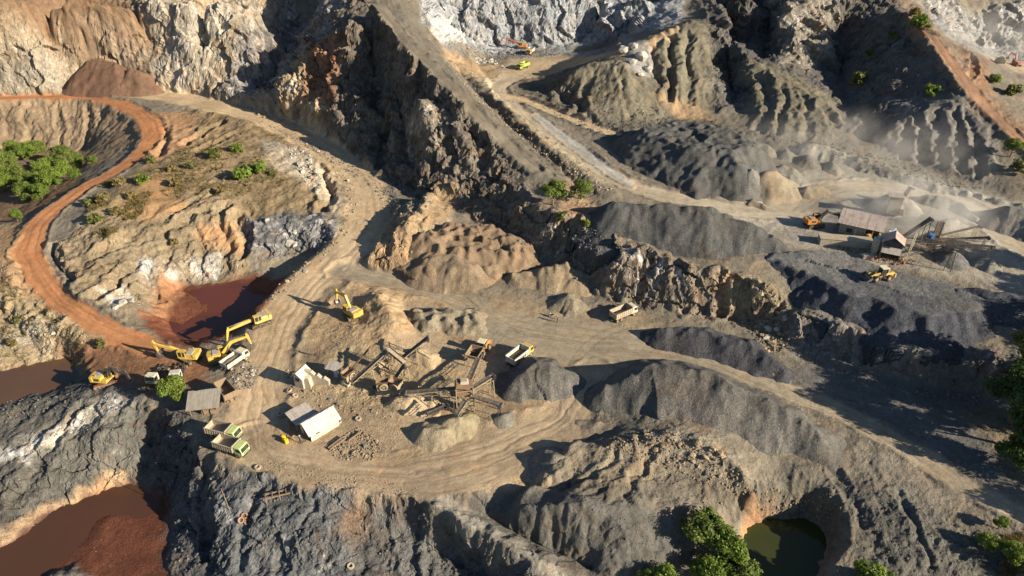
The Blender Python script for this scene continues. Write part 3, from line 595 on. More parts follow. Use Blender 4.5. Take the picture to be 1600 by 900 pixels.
# ---- roads
LAT = np.zeros((GR, GC)); ALONG = np.zeros((GR, GC)); RMASK = np.zeros((GR, GC))
for kind, pts in ROADW:
    xs = [q[0] for q in pts]; ys = [q[1] for q in pts]; hw = max(q[3] for q in pts)
    m = (GX > min(xs)-hw*2.5) & (GX < max(xs)+hw*2.5) & (GY > min(ys)-hw*2.5) & (GY < max(ys)+hw*2.5)
    x, y = GX[m]+.8*wrpx[m]*.5, GY[m]+.8*wrpy[m]*.5
    D = np.full(x.shape, 1e9); Z = np.zeros(x.shape); W = np.ones(x.shape); A = np.zeros(x.shape); SG = np.zeros(x.shape); run = 0
    for a, b in zip(pts, pts[1:]):
        dx, dy = b[0]-a[0], b[1]-a[1]; L = math.hypot(dx, dy)+1e-9
        t = np.clip(((x-a[0])*dx+(y-a[1])*dy)/L/L, 0, 1)
        d = np.hypot(x-a[0]-t*dx, y-a[1]-t*dy); q = d < D
        D = np.where(q, d, D); Z = np.where(q, a[2]+t*(b[2]-a[2]), Z); W = np.where(q, a[3]+t*(b[3]-a[3]), W); A = np.where(q, run+t*L, A)
        SG = np.where(q, np.sign((x-a[0])*dy-(y-a[1])*dx), SG); run += L
    r = D/W
    fl = 1-sstep(.75, 1.35, r)
    lat = D*SG+.5*perlin2(x*.12, y*.12)
    ruts = -.05*fl*(np.exp(-((np.abs(lat)-1.1)/.35)**2)+np.exp(-((np.abs(lat+1.9)-1.0)/.3)**2)) if kind != 'pale' else 0
    berm = (.55 if kind in ('red', 'tan', 'red2') else .35)*np.exp(-((r-1.22)/.13)**2)*(.6+.8*perlin2(x*.5, y*.5))
    GZ[m] = GZ[m]*(1-fl)+Z*fl+ruts+np.maximum(berm, 0)*(1 if hw < 6 or kind == 'red' else .7)
    cm = (1-sstep(.72, 1.12, r+.25*perlin2(x*.3, y*.3)))*(.95)
    COLR[m] = COLR[m]*(1-cm[:, None])+np.array(RCOL[kind])*cm[:, None]
    for arr, v in ((ROCK, 0), (VEIN, 0), (ROUGH, .05)): arr[m] = arr[m]*(1-cm)+v*cm
    up = cm > RMASK[m]
    for arr, v in ((LAT, lat), (ALONG, A), (RMASK, cm)): arr[m] = np.where(up, v, arr[m])
# ---- tyre tracks pressed into the yards by turning trucks
TRACKS = [[(600,12),(640,62),(700,122),(750,178),(800,226),(850,270)],[(618,18),(672,80),(735,142),(800,205),(870,262)],[(780,150),(840,208),(910,255),(980,292),(1060,318)],[(60,350),(48,390),(66,432),(120,485)],[(240,200),(228,230),(180,270),(110,310)],[(520,400),(560,440),(640,450),(720,470),(800,520)],[(470,440),(500,430),(600,446),(700,480),(760,530),(850,560)],[(900,560),(880,600),(880,650),(800,700),(700,730)],[(760,500),(840,500),(920,520),(1000,550),(1080,570)],[(740,560),(800,590),(780,530),(860,520)],[(1000,505),(950,520),(900,560),(890,620),(900,680)],[(720,430),(740,470),(790,510),(880,530),(960,570)],[(400,580),(430,640),(420,700),(520,735),(640,740)],[(410,520),(460,480),(520,450),(560,400)],[(440,540),(480,500),(500,470),(540,430)],[(620,720),(700,700),(760,690),(850,660)],[(640,760),(700,740),(780,720),(870,690)],[(600,745),(660,765),(740,755),(820,720)],[(1250,640),(1350,670),(1450,720)],[(1220,600),(1320,630),(1440,680),(1540,760)],[(1240,335),(1280,300),(1350,290),(1450,300)],[(1270,330),(1330,300),(1400,310)],[(1420,410),(1500,425),(1580,450)],[(1160,335),(1230,345),(1280,320)],[(380,640),(400,690),(440,720)],[(850,480),(800,500),(760,540),(700,520)]]
TRK = np.zeros((GR, GC))
for L in TRACKS:
    w = catmull([hit(*q) for q in L], 8); xs = [q[0] for q in w]; ys = [q[1] for q in w]
    m = (GX > min(xs)-4) & (GX < max(xs)+4) & (GY > min(ys)-4) & (GY < max(ys)+4)
    D_ = polydist(GX[m]+.3*perlin2(GX[m]*.2, GY[m]*.2), GY[m]+.3*perlin2(GX[m]*.2+9, GY[m]*.2), w)[0]
    TRK[m] = np.maximum(TRK[m], np.exp(-((D_-.95)/.24)**2)*(.55+.45*perlin2(GX[m]*.3, GY[m]*.3)))
GZ -= .06*TRK; COLR *= (1-.20*TRK)[..., None]
# ---- eroded beds: low ledges that run across a slope (polygon, bearing of the beds from two photo points, spacing, height)
STRATA = [([(600,0),(660,0),(720,90),(860,230),(960,310),(880,305),(780,225),(690,130)], (620,30), (880,285), 3.2, 1.1), ([(110,340),(300,300),(400,320),(380,400),(280,450),(190,480),(120,450)], (140,440), (310,325), 4.2, .75), ([(250,180),(330,170),(520,260),(520,330),(420,340),(300,330)], (260,260), (420,225), 5.0, .5), ([(0,400),(40,430),(150,530),(120,560),(0,570)], (0,520), (90,470), 4.0, .6), ([(0,660),(120,640),(230,650),(200,740),(0,830)], (20,800), (210,690), 4.5, .6), ([(380,755),(560,760),(575,880),(390,890)], (390,840), (560,790), 4.2, .55), ([(640,300),(690,290),(650,420),(590,410)], (600,400), (690,290), 3.0, .6), ([(1240,740),(1420,770),(1600,880),(1340,900)], (1260,760), (1500,880), 3.6, .45), ([(880,740),(1060,700),(1120,800),(1000,850),(860,820)], (880,820), (1080,720), 3.2, .5), ([(760,140),(900,110),(1100,180),(1000,200),(880,185)], (780,150), (1050,190), 4.5, .8), ([(1165,95),(1215,110),(1310,165),(1320,215),(1200,225),(1160,170)], (1180,110), (1300,190), 4.0, .9), ([(1010,60),(1090,35),(1110,170),(1020,165)], (1050,40), (1062,170), 5.0, .9), ([(1300,60),(1500,100),(1560,270),(1400,250)], (1330,200), (1480,120), 5.0, .8)]
for poly, pa, pb, sp_, ht in STRATA:
    w = [hit(*q) for q in poly]; a_, b_ = hit(*pa), hit(*pb); L = math.hypot(b_[0]-a_[0], b_[1]-a_[1]); cx, cy = (b_[0]-a_[0])/L, (b_[1]-a_[1])/L
    xs = [q[0] for q in w]; ys = [q[1] for q in w]
    m = (WX > min(xs)) & (WX < max(xs)) & (WY > min(ys)) & (WY < max(ys)); x, y = WX[m], WY[m]
    ins = inside(x, y, w); d = polydist(x, y, [(q[0], q[1], 0) for q in w], True)[0]; a = sstep(0, 4, np.where(ins, d, 0))*(1-RMASK[m])
    al, ac = x*cx+y*cy, -x*cy+y*cx; ac = ac+2.2*perlin2(al*.06, ac*.06)
    GZ[m] += a*ht*(fbm2(al*.05, ac/sp_, 4, .55, ridged=True))
# ---- gullies and notches washed into the slopes (photo positions, depth, half width)
GULLIES = [([(200,372),(250,350),(300,322),(335,308)],1.3,2), ([(130,420),(180,390),(240,372),(300,345),(350,330)],1.1,2), ([(375,340),(380,370),(378,402)],2.4,2), ([(300,345),(310,380),(320,410)],1.0,1.5), ([(345,330),(355,370),(350,405)],1.0,1.5), ([(255,365),(262,400),(258,430)],.9,1.5), ([(235,440),(238,455),(245,470)],2,1.6), ([(255,200),(262,225),(250,245)],1.5,1.8), ([(290,228),(330,205),(352,195)],1.3,1.8), ([(310,240),(360,215)],1.0,1.5), ([(500,262),(515,300),(505,335)],1.8,2), ([(85,390),(92,415),(110,440)],2.2,2.2), ([(150,470),(190,440),(215,430)],1.5,1.8),
 ([(560,60),(575,130),(590,210),(600,260)],3,3.2), ([(620,90),(630,160),(648,240)],3,3.2), ([(690,150),(700,210),(720,270)],2.5,3), ([(530,100),(540,170),(545,220)],2,2.6), ([(735,190),(748,230),(770,285)],2,2.4), ([(665,115),(672,170),(690,235)],2,2.4),
 ([(1045,60),(1048,110),(1042,160)],2.8,2.2), ([(1072,60),(1074,110),(1078,160)],1.6,2), ([(1020,80),(1025,130)],1.1,1.6), ([(930,112),(915,150),(900,182)],1.2,2), ([(968,112),(975,150),(982,185)],.8,1.8), ([(870,150),(895,165),(930,195)],1.2,1.8),
 ([(1440,190),(1438,225),(1445,255)],1.0,1.8), ([(1462,182),(1468,225),(1472,262)],1.3,1.7), ([(1494,178),(1498,225),(1500,270)],1.2,1.7), ([(1515,185),(1525,230),(1530,280)],1.4,1.8), ([(1415,200),(1412,230),(1410,250)],1.4,1.8), ([(1215,135),(1222,175),(1212,212)],1.0,2), ([(1256,152),(1262,185),(1258,222)],.9,1.9), ([(1190,115),(1200,160),(1190,205)],1.4,2.2), ([(1285,170),(1300,200)],1.4,2),
 ([(960,385),(955,430),(960,465)],1.6,1.6), ([(1010,400),(1005,450)],1.6,1.6), ([(1060,420),(1062,480)],1.6,1.6), ([(1120,435),(1118,490)],1.6,1.6), ([(900,350),(890,400),(880,430)],1.8,1.8),
 ([(490,790),(470,830),(440,880)],.7,1.2), ([(400,775),(385,830),(380,890)],.8,1.4), ([(330,720),(335,800),(330,880)],1.0,1.5), ([(130,640),(80,700),(40,780)],1.0,1.5), ([(215,650),(205,700),(190,740)],.8,1.3),
 ([(620,800),(640,850),(640,900)],1.1,1.4), ([(690,812),(725,872)],.9,1.3), ([(960,700),(930,740),(880,770)],.5,1.0), ([(1012,700),(985,755),(975,790)],.7,1.3), ([(905,790),(890,830),(860,860)],.6,1.4), ([(1395,770),(1430,830),(1455,890)],.5,1.0), ([(1300,735),(1330,780),(1350,830)],.5,1.2), ([(620,350),(605,385),(590,400)],1.2,1.5), ([(660,310),(650,350),(640,390)],1.2,1.5), ([(20,420),(50,460),(90,510)],1.2,1.6), ([(0,480),(40,520),(60,555)],1.2,1.6), ([(40,180),(45,210),(40,235)],1.2,1.8), ([(90,170),(95,205),(90,235)],1.2,1.8), ([(140,170),(140,205),(130,235)],1.2,1.8)]
for L, dp_, hw_ in GULLIES:
    w = catmull([hit(*q) for q in L], 6); xs = [q[0] for q in w]; ys = [q[1] for q in w]
    m = (WX > min(xs)-hw_*2) & (WX < max(xs)+hw_*2) & (WY > min(ys)-hw_*2) & (WY < max(ys)+hw_*2)
    D_ = polydist(WX[m]+.5*perlin2(GX[m]*.5, GY[m]*.5), WY[m]+.5*perlin2(GX[m]*.5+9, GY[m]*.5), w)[0]
    GZ[m] -= dp_*np.maximum(0, 1-D_/hw_)*(1-RMASK[m])*(.75+.5*perlin2(GX[m]*.15, GY[m]*.15))
    GZ[m] += .28*dp_*np.exp(-((D_/hw_-1.25)/.35)**2)*(1-RMASK[m])
# ---- relief: rough soil, tipped lumps, then crags pushed out along the normal
qx = GX+4*perlin2(GX*.04, GY*.04+9); qy = GY+4*perlin2(GX*.04+33, GY*.04)
GZ += ROUGH*(1.0*fbm2(qx*.12, qy*.12, 4)+.75*fbm2(qx*.16+7, qy*.16, 4, ridged=True)+.30*fbm2(GX*.6+7, GY*.6, 3, ridged=True)+.16*fbm2(GX*1.7+7, GY*1.7, 2, ridged=True))
def normals(X, Y, Z):
    a = np.stack(np.gradient(X, axis=1), -1) if False else None
    du = np.stack([np.gradient(X, axis=1), np.gradient(Y, axis=1), np.gradient(Z, axis=1)], -1)
    dv = np.stack([np.gradient(X, axis=0), np.gradient(Y, axis=0), np.gradient(Z, axis=0)], -1)
    n = np.cross(du, dv); n /= np.linalg.norm(n, axis=-1, keepdims=True)+1e-12
    return n
gz0 = GZ.copy()
k = np.ones(5)/5
for _ in range(2):
    gz0 = np.apply_along_axis(lambda r: np.convolve(np.pad(r, 2, mode='edge'), k, 'valid'), 0, gz0)
    gz0 = np.apply_along_axis(lambda r: np.convolve(np.pad(r, 2, mode='edge'), k, 'valid'), 1, gz0)
NN = normals(GX, GY, gz0)
steep = sstep(.97, .75, NN[..., 2])
big = sstep(150, 320, GY)
amp = ROCK*(.25+.75*steep)*(1.0+1.1*big)
fl_ = fbm3(qx*.12, qy*.12, GZ*.05, 4, .55, True)       # gullies that run down the face
cr_ = fbm3(GX*.3, GY*.3, GZ*.26, 4, .6, True)
bg_ = fbm3(GX*.05+3, GY*.05, GZ*.022, 3, .5, True)
rk = (ROCK > .08) & (np.abs(UU) < .82)
f1 = np.zeros_like(GZ); f2 = np.zeros_like(GZ)
jx = GX+1.2*perlin2(GX*.3, GY*.3+60); jz = GZ+1.2*perlin2(GX*.3+80, GY*.3)
sc_ = np.where(big > .5, .75, 1.0)
f1[rk] = fracture(jx[rk]*.20*sc_[rk]+GY[rk]*.03, GY[rk]*.20*sc_[rk], jz[rk]*.13*sc_[rk]+GX[rk]*.04)
f2[rk] = fracture(jx[rk]*.62*sc_[rk]+3, GY[rk]*.62*sc_[rk], jz[rk]*.5*sc_[rk])
disp = amp*(.30*fl_+.3*cr_+1.0*bg_*big+(1.05+.6*big)*f1+.42*f2-.2)
# erosion rills on steep loose soil
rl = fbm3(GX*.35, GY*.35, GZ*.06, 3, .5, True)
bil_ = np.abs(perlin3(qx*.22, qy*.22, GZ*.03))+.5*np.abs(perlin3(qx*.5, qy*.5, GZ*.05))
disp += (1-ROCK)*steep*(.35*rl+1.0*np.minimum(bil_, .5)-.2)*np.where(GZ > -30, 1, 0)*(1-RMASK)
BASE = np.stack([GX, GY, GZ], -1)+NN*disp[..., None]
BX, BY, BZ = BASE[..., 0], BASE[..., 1], BASE[..., 2]

def grid_faces(mask=None):
    i, j = np.meshgrid(np.arange(GR-1), np.arange(GC-1), indexing='ij')
    if mask is not None: i, j = i[mask], j[mask]
    i = i.ravel(); j = j.ravel()
    return np.stack([i*GC+j, i*GC+j+1, (i+1)*GC+j+1, (i+1)*GC+j], 1)
def grid_object(name, verts, faces, attrs, mat, flat=None):
    used = np.unique(faces); remap = np.full(GR*GC, -1, np.int64); remap[used] = np.arange(len(used))
    v = verts.reshape(-1, 3)[used].astype(np.float32); f = remap[faces].astype(np.int32)
    me = bpy.data.meshes.new(name)
    me.vertices.add(len(v)); me.vertices.foreach_set('co', v.ravel())
    me.loops.add(f.size); me.loops.foreach_set('vertex_index', f.ravel())
    me.polygons.add(len(f)); me.polygons.foreach_set('loop_start', np.arange(0, f.size, 4, dtype=np.int32))
    me.polygons.foreach_set('loop_total', np.full(len(f), 4, np.int32))
    me.polygons.foreach_set('use_smooth', np.full(len(f), True) if flat is None else ~flat)
    for an, arr in attrs.items():
        arr = np.asarray(arr)
        if arr.ndim == 3:
            a = me.attributes.new(an, 'FLOAT_VECTOR', 'POINT'); a.data.foreach_set('vector', arr.reshape(-1, 3)[used].astype(np.float32).ravel())
        else:
            a = me.attributes.new(an, 'FLOAT', 'POINT'); a.data.foreach_set('value', arr.ravel()[used].astype(np.float32))
    me.update(); me.validate()
    me.materials.append(mat)
    o = bpy.data.objects.new(name, me); COL.objects.link(o); return o

# ------------------------------------------------------------------ node helpers and materials
class NT:
    def __init__(s, name):
        s.m = bpy.data.materials.new(name); s.m.use_nodes = True; s.t = s.m.node_tree; s.t.nodes.clear()
        s.out = s.n('ShaderNodeOutputMaterial'); s.b = s.n('ShaderNodeBsdfPrincipled'); s.l(s.b.outputs[0], s.out.inputs[0])
        s.b.inputs['Roughness'].default_value = .9; s.b.inputs['Specular IOR Level'].default_value = .2
    def n(s, t, **k):
        x = s.t.nodes.new(t)
        for a, v in k.items(): setattr(x, a, v)
        return x
    def l(s, a, b): s.t.links.new(a, b)
    def put(s, sock, v):
        if hasattr(v, 'links') or isinstance(v, bpy.types.NodeSocket): s.l(v, sock)
        else: sock.default_value = v
    def math(s, op, a, b=0.0, clamp=False):
        x = s.n('ShaderNodeMath', operation=op, use_clamp=clamp); s.put(x.inputs[0], a); s.put(x.inputs[1], b); return x.outputs[0]
    def mix(s, f, a, b, mode='MIX'):
        x = s.n('ShaderNodeMix', data_type='RGBA', blend_type=mode); s.put(x.inputs[0], f)
        s.put(x.inputs[6], a if not isinstance(a, tuple) else (*a, 1)[:4]); s.put(x.inputs[7], b if not isinstance(b, tuple) else (*b, 1)[:4]); return x.outputs[2]
    def ramp(s, v, a, b, to0=0., to1=1.):
        x = s.n('ShaderNodeMapRange', interpolation_type='SMOOTHSTEP'); s.put(x.inputs[0], v)
        for i, q in enumerate((a, b, to0, to1)): s.put(x.inputs[i+1], q)
        return x.outputs[0]
    def attr(s, name, vec=False):
        x = s.n('ShaderNodeAttribute', attribute_name=name); return x.outputs['Vector' if vec else 'Fac']
    def obj(s): return s.n('ShaderNodeTexCoord').outputs['Object']
    def scale(s, vec, xyz, rot=(0, 0, 0)):
        x = s.n('ShaderNodeMapping'); s.l(vec, x.inputs[0]); x.inputs['Scale'].default_value = xyz; x.inputs['Rotation'].default_value = rot; return x.outputs[0]
    def noise(s, vec, sc, det=4., rough=.55, dist=0.):
        x = s.n('ShaderNodeTexNoise'); s.put(x.inputs['Vector'], vec); s.put(x.inputs['Scale'], sc); x.inputs['Detail'].default_value = det
        x.inputs['Roughness'].default_value = rough; x.inputs['Distortion'].default_value = dist; return x.outputs['Fac']
    def vor(s, vec, sc, feat='F1', out='Distance'):
        x = s.n('ShaderNodeTexVoronoi', feature=feat); s.put(x.inputs['Vector'], vec); s.put(x.inputs['Scale'], sc); return x.outputs[out]
    def bump(s, h, strength, dist, nrm=None):
        x = s.n('ShaderNodeBump'); s.put(x.inputs['Height'], h); s.put(x.inputs['Strength'], strength); x.inputs['Distance'].default_value = dist
        if nrm is not None: s.l(nrm, x.inputs['Normal'])
        return x.outputs[0]
def make_ground_material(name):
    k = NT(name); ob = k.obj()
    soil = k.attr('soil', True); rock = k.attr('rock'); vein = k.attr('vein'); grain = k.attr('grain'); rm = k.attr('roadmask'); ruv = k.attr('roaduv', True)
    # patchy soil tone and hue
    n1 = k.noise(ob, .09, 5, .6); n2 = k.noise(ob, .7, 5, .65); n3 = k.noise(ob, 3.2, 3, .6)
    tone = k.math('ADD', k.ramp(n1, .3, .7, .80, 1.18), k.math('ADD', k.ramp(n2, .28, .72, -.14, .14), k.ramp(n3, .3, .7, -.09, .09)))
    c = k.mix(1.0, soil, k.n('ShaderNodeCombineColor').outputs[0], 'MULTIPLY')
    cc = k.n('ShaderNodeVectorMath', operation='SCALE'); k.l(soil, cc.inputs[0]); k.l(tone, cc.inputs['Scale']); c = cc.outputs[0]
    hue = k.noise(ob, .17, 4, .6)
    c = k.mix(k.math('MULTIPLY', k.ramp(hue, .52, .72), .35), c, k.mix(1.0, c, (1.18, .86, .66), 'MULTIPLY'))
    c = k.mix(k.math('MULTIPLY', k.ramp(hue, .46, .28), .35), c, k.mix(1.0, c, (.86, .95, 1.05), 'MULTIPLY'))
    # rock: broken beds, pale veins, dark joints
    rv = k.scale(ob, (1, 1, .55), (.5, .35, .3))
    r1 = k.noise(rv, .16, 7, .66, 1.2); r2 = k.noise(k.scale(ob, (1, 1, .4), (.2, -.5, .9)), .5, 6, .7, 2.0); r3 = k.noise(ob, 1.6, 5, .7, .6)
    wv = k.math('MULTIPLY', k.math('MULTIPLY', k.ramp(k.math('ADD', r1, k.math('MULTIPLY', k.math('SUBTRACT', vein, .5), .34)), .50, .66), k.ramp(r2, .36, .62)), rock)
    wv = k.math('MULTIPLY', wv, k.ramp(vein, .0, .35))
    c = k.mix(k.math('MULTIPLY', wv, .9), c, (.50, .48, .44))
    c = k.mix(k.math('MULTIPLY', k.math('MULTIPLY', k.ramp(r2, .46, .30), rock), .7), c, k.mix(1.0, c, (.36, .35, .36), 'MULTIPLY'))
    c = k.mix(k.math('MULTIPLY', k.math('MULTIPLY', k.ramp(r3, .56, .7), rock), .5), c, k.mix(1.0, c, (1.6, 1.5, 1.35), 'MULTIPLY'))
    c = k.mix(k.math('MULTIPLY', k.math('MULTIPLY', k.ramp(k.noise(ob, .33, 4), .56, .68), rock), .55), c, k.mix(1.0, c, (1.25, .82, .55), 'MULTIPLY'))
    rc = k.n('ShaderNodeTexVoronoi'); dv = k.n('ShaderNodeVectorMath', operation='ADD'); k.l(k.scale(ob, (1, 1, .7), (.4, .3, 0)), dv.inputs[0]); nz = k.n('ShaderNodeTexNoise'); k.l(ob, nz.inputs[0]); nz.inputs['Scale'].default_value = .8; k.l(nz.outputs['Color'], dv.inputs[1]); k.l(dv.outputs[0], rc.inputs[0]); rc.inputs['Scale'].default_value = 1.15
    rcs = k.n('ShaderNodeSeparateColor'); k.l(rc.outputs['Color'], rcs.inputs[0])
    rsc = k.n('ShaderNodeVectorMath', operation='SCALE'); k.l(c, rsc.inputs[0]); k.l(k.ramp(rcs.outputs[0], 0, 1, .72, 1.3), rsc.inputs['Scale']); c = k.mix(k.math('MULTIPLY', rock, .85), c, rsc.outputs[0])
    # tyre streaks on the roads
    st = k.noise(k.scale(ruv, (2.2, .035, 1)), 1.0, 4, .7); st2 = k.noise(k.scale(ruv, (.5, .02, 1)), 1.0, 3, .6)
    sv = k.math('ADD', k.ramp(st, .3, .7, .84, 1.12), k.ramp(st2, .3, .7, -.09, .09))
    sc2 = k.n('ShaderNodeVectorMath', operation='SCALE'); k.l(c, sc2.inputs[0]); k.l(sv, sc2.inputs['Scale'])
    c = k.mix(rm, c, sc2.outputs[0])
    # gravel grain and stones
    g1 = k.vor(ob, 4.2, 'F1', 'Color'); g2 = k.vor(ob, 9.0, 'F1', 'Color')
    gs = k.n('ShaderNodeSeparateColor'); k.l(g1, gs.inputs[0]); gs2 = k.n('ShaderNodeSeparateColor'); k.l(g2, gs2.inputs[0])
    gv = k.math('ADD', k.ramp(gs.outputs[0], 0, 1, .74, 1.24), k.ramp(gs2.outputs[1], 0, 1, -.2, .22))
    sg = k.n('ShaderNodeVectorMath', operation='SCALE'); k.l(c, sg.inputs[0]); k.l(gv, sg.inputs['Scale'])
    c = k.mix(k.math('MULTIPLY', k.math('ADD', grain, .06), .75, True), c, sg.outputs[0])
    # scattered pale chips
    ch = k.math('MULTIPLY', k.ramp(k.vor(ob, 1.1), .13, .08), k.ramp(k.noise(ob, .25, 3), .52, .64))
    c = k.mix(k.math('MULTIPLY', ch, k.math('SUBTRACT', .5, k.math('MULTIPLY', rm, .5))), c, (.42, .38, .31))
    k.l(c, k.b.inputs['Base Color'])
    n4 = k.noise(ob, 8.5, 2, .6); h = k.math('ADD', k.math('MULTIPLY', n2, .26), k.math('ADD', k.math('MULTIPLY', n3, .24), k.math('MULTIPLY', n4, .10)))
    h = k.math('ADD', h, k.math('MULTIPLY', k.math('MULTIPLY', r3, rock), .8))
    h = k.math('ADD', h, k.math('MULTIPLY', k.math('MULTIPLY', gs.outputs[0], grain), .20))
    h = k.math('ADD', h, k.math('MULTIPLY', k.math('MULTIPLY', st, rm), .12))
    h = k.math('ADD', h, k.math('MULTIPLY', k.math('MULTIPLY', rcs.outputs[1], rock), .55))
    nb = k.bump(h, k.math('SUBTRACT', .62, k.math('MULTIPLY', rm, .36)), 1.0)
    k.l(nb, k.b.inputs['Normal'])
    return k.m
M_ground = make_ground_material('quarry_ground')
zero = np.zeros((GR, GC))
RUV = np.stack([LAT, ALONG, zero], -1)
GRAIN = np.clip(.25-ROCK*.2+.25*(1-RMASK), 0, 1)
ground = grid_object('ground', BASE, grid_faces(), {'soil': COLR, 'rock': ROCK, 'vein': VEIN, 'grain': GRAIN, 'roadmask': RMASK, 'roaduv': RUV}, M_ground, (ROCK[:-1, :-1]*steep[:-1, :-1] > .3).ravel())
ground['kind'] = 'structure'; ground['label'] = 'terraced quarry ground of tan haul roads, dark rock faces and red mud'
pile_objects = []
TOPZ = BZ.copy()
for kk, p in enumerate(PILES):
    w = p[-1]; zmax = w[:, 2].max()
    rad = (zmax+8)/p[3]*.9+4
    m = (BX > w[:, 0].min()-rad) & (BX < w[:, 0].max()+rad) & (BY > w[:, 1].min()-rad) & (BY < w[:, 1].max()+rad)
    z = np.full((GR, GC), -1e3); z[m] = pile_height(p, BX[m], BY[m], kk)
    on = z > BZ-.02
    fm = (on[:-1, :-1] | on[1:, :-1] | on[:-1, 1:] | on[1:, 1:]) & m[:-1, :-1] & m[1:, 1:] & m[1:, :-1] & m[:-1, 1:]
    if not fm.any(): continue
    pcol = np.zeros((GR, GC, 3))+np.array(p[2])
    if 'wheel loader works' in p[1]:
        a_ = sstep(9.15, 9.6, z)[..., None]; pcol = pcol*(1-a_)+np.array((.125,.123,.115))*a_
    V = np.stack([BX, BY, np.maximum(z, BZ-.8)], -1)
    o = grid_object(p[0], V, grid_faces(fm), {'soil': pcol, 'rock': zero, 'vein': zero, 'grain': zero+p[8], 'roadmask': zero, 'roaduv': RUV}, M_ground)
    o['label'] = p[1]; o['category'] = {'gravel_pile': 'gravel pile', 'sand_pile': 'sand pile', 'spoil_heap': 'spoil heap', 'gravel_bank': 'gravel bank'}[p[0]]
    o['group'] = 'stockpiles of the quarry'
    pile_objects.append(o); TOPZ = np.maximum(TOPZ, np.where(m, z, -1e3))
# ------------------------------------------------------------------ finding the ground under a photo position
from mathutils.bvhtree import BVHTree
dg = bpy.context.evaluated_depsgraph_get()
TREES = [BVHTree.FromObject(o, dg) for o in [ground]+pile_objects]
def cast(o, d):
    best = None
    for t in TREES:
        loc, n, i, dist = t.ray_cast(o, d)
        if loc is not None and (best is None or dist < best[2]): best = (loc, n, dist)
    return best
CAMV = Vector((0, 0, CAM_H))
def at(px, py):
    d = Vector(ray_dir(px, py)).normalized(); r = cast(CAMV, d)
    if r is None: h = hit(px, py); return Vector(h)
    return r[0]
def drop(x, y):
    r = cast(Vector((x, y, 300)), Vector((0, 0, -1)))
    return r[0] if r else Vector((x, y, float(ground0(x, y))))
def drop_n(x, y):
    r = cast(Vector((x, y, 300)), Vector((0, 0, -1)))
    return (r[0], r[1]) if r else (Vector((x, y, float(ground0(x, y)))), Vector((0, 0, 1)))

# ------------------------------------------------------------------ mesh building
class MB:
    def __init__(s): s.v = []; s.f = []
    def add(s, vs, fs):
        o = len(s.v); s.v += [tuple(map(float, q)) for q in vs]; s.f += [tuple(i+o for i in q) for q in fs]; return s
    def box(s, c, d, yaw=0, pitch=0, top=(1, 1), shift=(0, 0)):
        """box centred at c with size d; top=(x, y) scale of the upper face, shift moves it"""
        m = Euler((0, pitch, yaw)).to_matrix(); vs = []
        for z in (-.5, .5):
            for x, y in ((-.5, -.5), (.5, -.5), (.5, .5), (-.5, .5)):
                a, b = (top[0], top[1]) if z > 0 else (1, 1)
                q = Vector((x*d[0]*a+(shift[0] if z > 0 else 0), y*d[1]*b+(shift[1] if z > 0 else 0), z*d[2]))
                vs.append(Vector(c)+m @ q)
        return s.add(vs, [(3,2,1,0),(4,5,6,7),(0,1,5,4),(1,2,6,5),(2,3,7,6),(3,0,4,7)])
    def prism(s, poly, y0, y1):
        """polygon in x, z swept from y0 to y1"""
        n = len(poly); vs = [(x, y0, z) for x, z in poly]+[(x, y1, z) for x, z in poly]
        fs = [tuple(range(n)), tuple(range(2*n-1, n-1, -1))]+[(i, i+n, (i+1) % n+n, (i+1) % n) for i in range(n)]
        return s.add(vs, fs)
    def cyl(s, a, b, r, n=8, r2=None, cap=True):
        a, b = Vector(a), Vector(b); r2 = r if r2 is None else r2
        q = (b-a).to_track_quat('Z', 'Y'); vs = []
        for p, rr in ((a, r), (b, r2)):
            for i in range(n):
                t = 2*math.pi*i/n; vs.append(p+q @ Vector((rr*math.cos(t), rr*math.sin(t), 0)))
        fs = [(i, (i+1) % n, (i+1) % n+n, i+n) for i in range(n)]
        if cap: fs += [tuple(range(n-1, -1, -1)), tuple(range(n, 2*n))]
        return s.add(vs, fs)
    def beam(s, a, b, w=.1, h=None):
        a, b = Vector(a), Vector(b); h = h or w; q = (b-a).to_track_quat('X', 'Z'); L = (b-a).length; vs = []
        for x in (0, L):
            for y, z in ((-w/2, -h/2), (w/2, -h/2), (w/2, h/2), (-w/2, h/2)): vs.append(a+q @ Vector((x, y, z)))
        return s.add(vs, [(0,1,2,3),(7,6,5,4),(0,4,5,1),(1,5,6,2),(2,6,7,3),(3,7,4,0)])
    def ring(s, c, axis, ro, ri, w, n=14):
        q = Vector(axis).to_track_quat('Z', 'Y'); vs = []; c = Vector(c)
        for i in range(n):
            t = 2*math.pi*i/n; e = Vector((math.cos(t), math.sin(t), 0))
            for r, z in ((ri, -w/2), (ro*.93, -w/2), (ro, -w*.25), (ro, w*.25), (ro*.93, w/2), (ri, w/2)): vs.append(c+q @ (e*r+Vector((0, 0, z))))
        fs = []
        for i in range(n):
            j = (i+1) % n
            for k in range(6): fs.append((i*6+k, j*6+k, j*6+(k+1) % 6, i*6+(k+1) % 6))
        return s.add(vs, fs)
    def build(s, name, mat, parent=None, smooth=False, bevel=0):
        me = bpy.data.meshes.new(name); me.from_pydata(s.v, [], s.f); me.update()
        bm = bmesh.new(); bm.from_mesh(me); bmesh.ops.recalc_face_normals(bm, faces=bm.faces)
        if bevel: bmesh.ops.bevel(bm, geom=[e for e in bm.edges if len(e.link_faces) == 2 and e.calc_face_angle(0) > .6], offset=bevel, segments=1, affect='EDGES', clamp_overlap=True)
        bm.to_mesh(me); bm.free()
        if smooth:
            for p in me.polygons: p.use_smooth = True
        me.materials.append(mat); o = bpy.data.objects.new(name, me); COL.objects.link(o)
        if parent: o.parent = parent
        return o
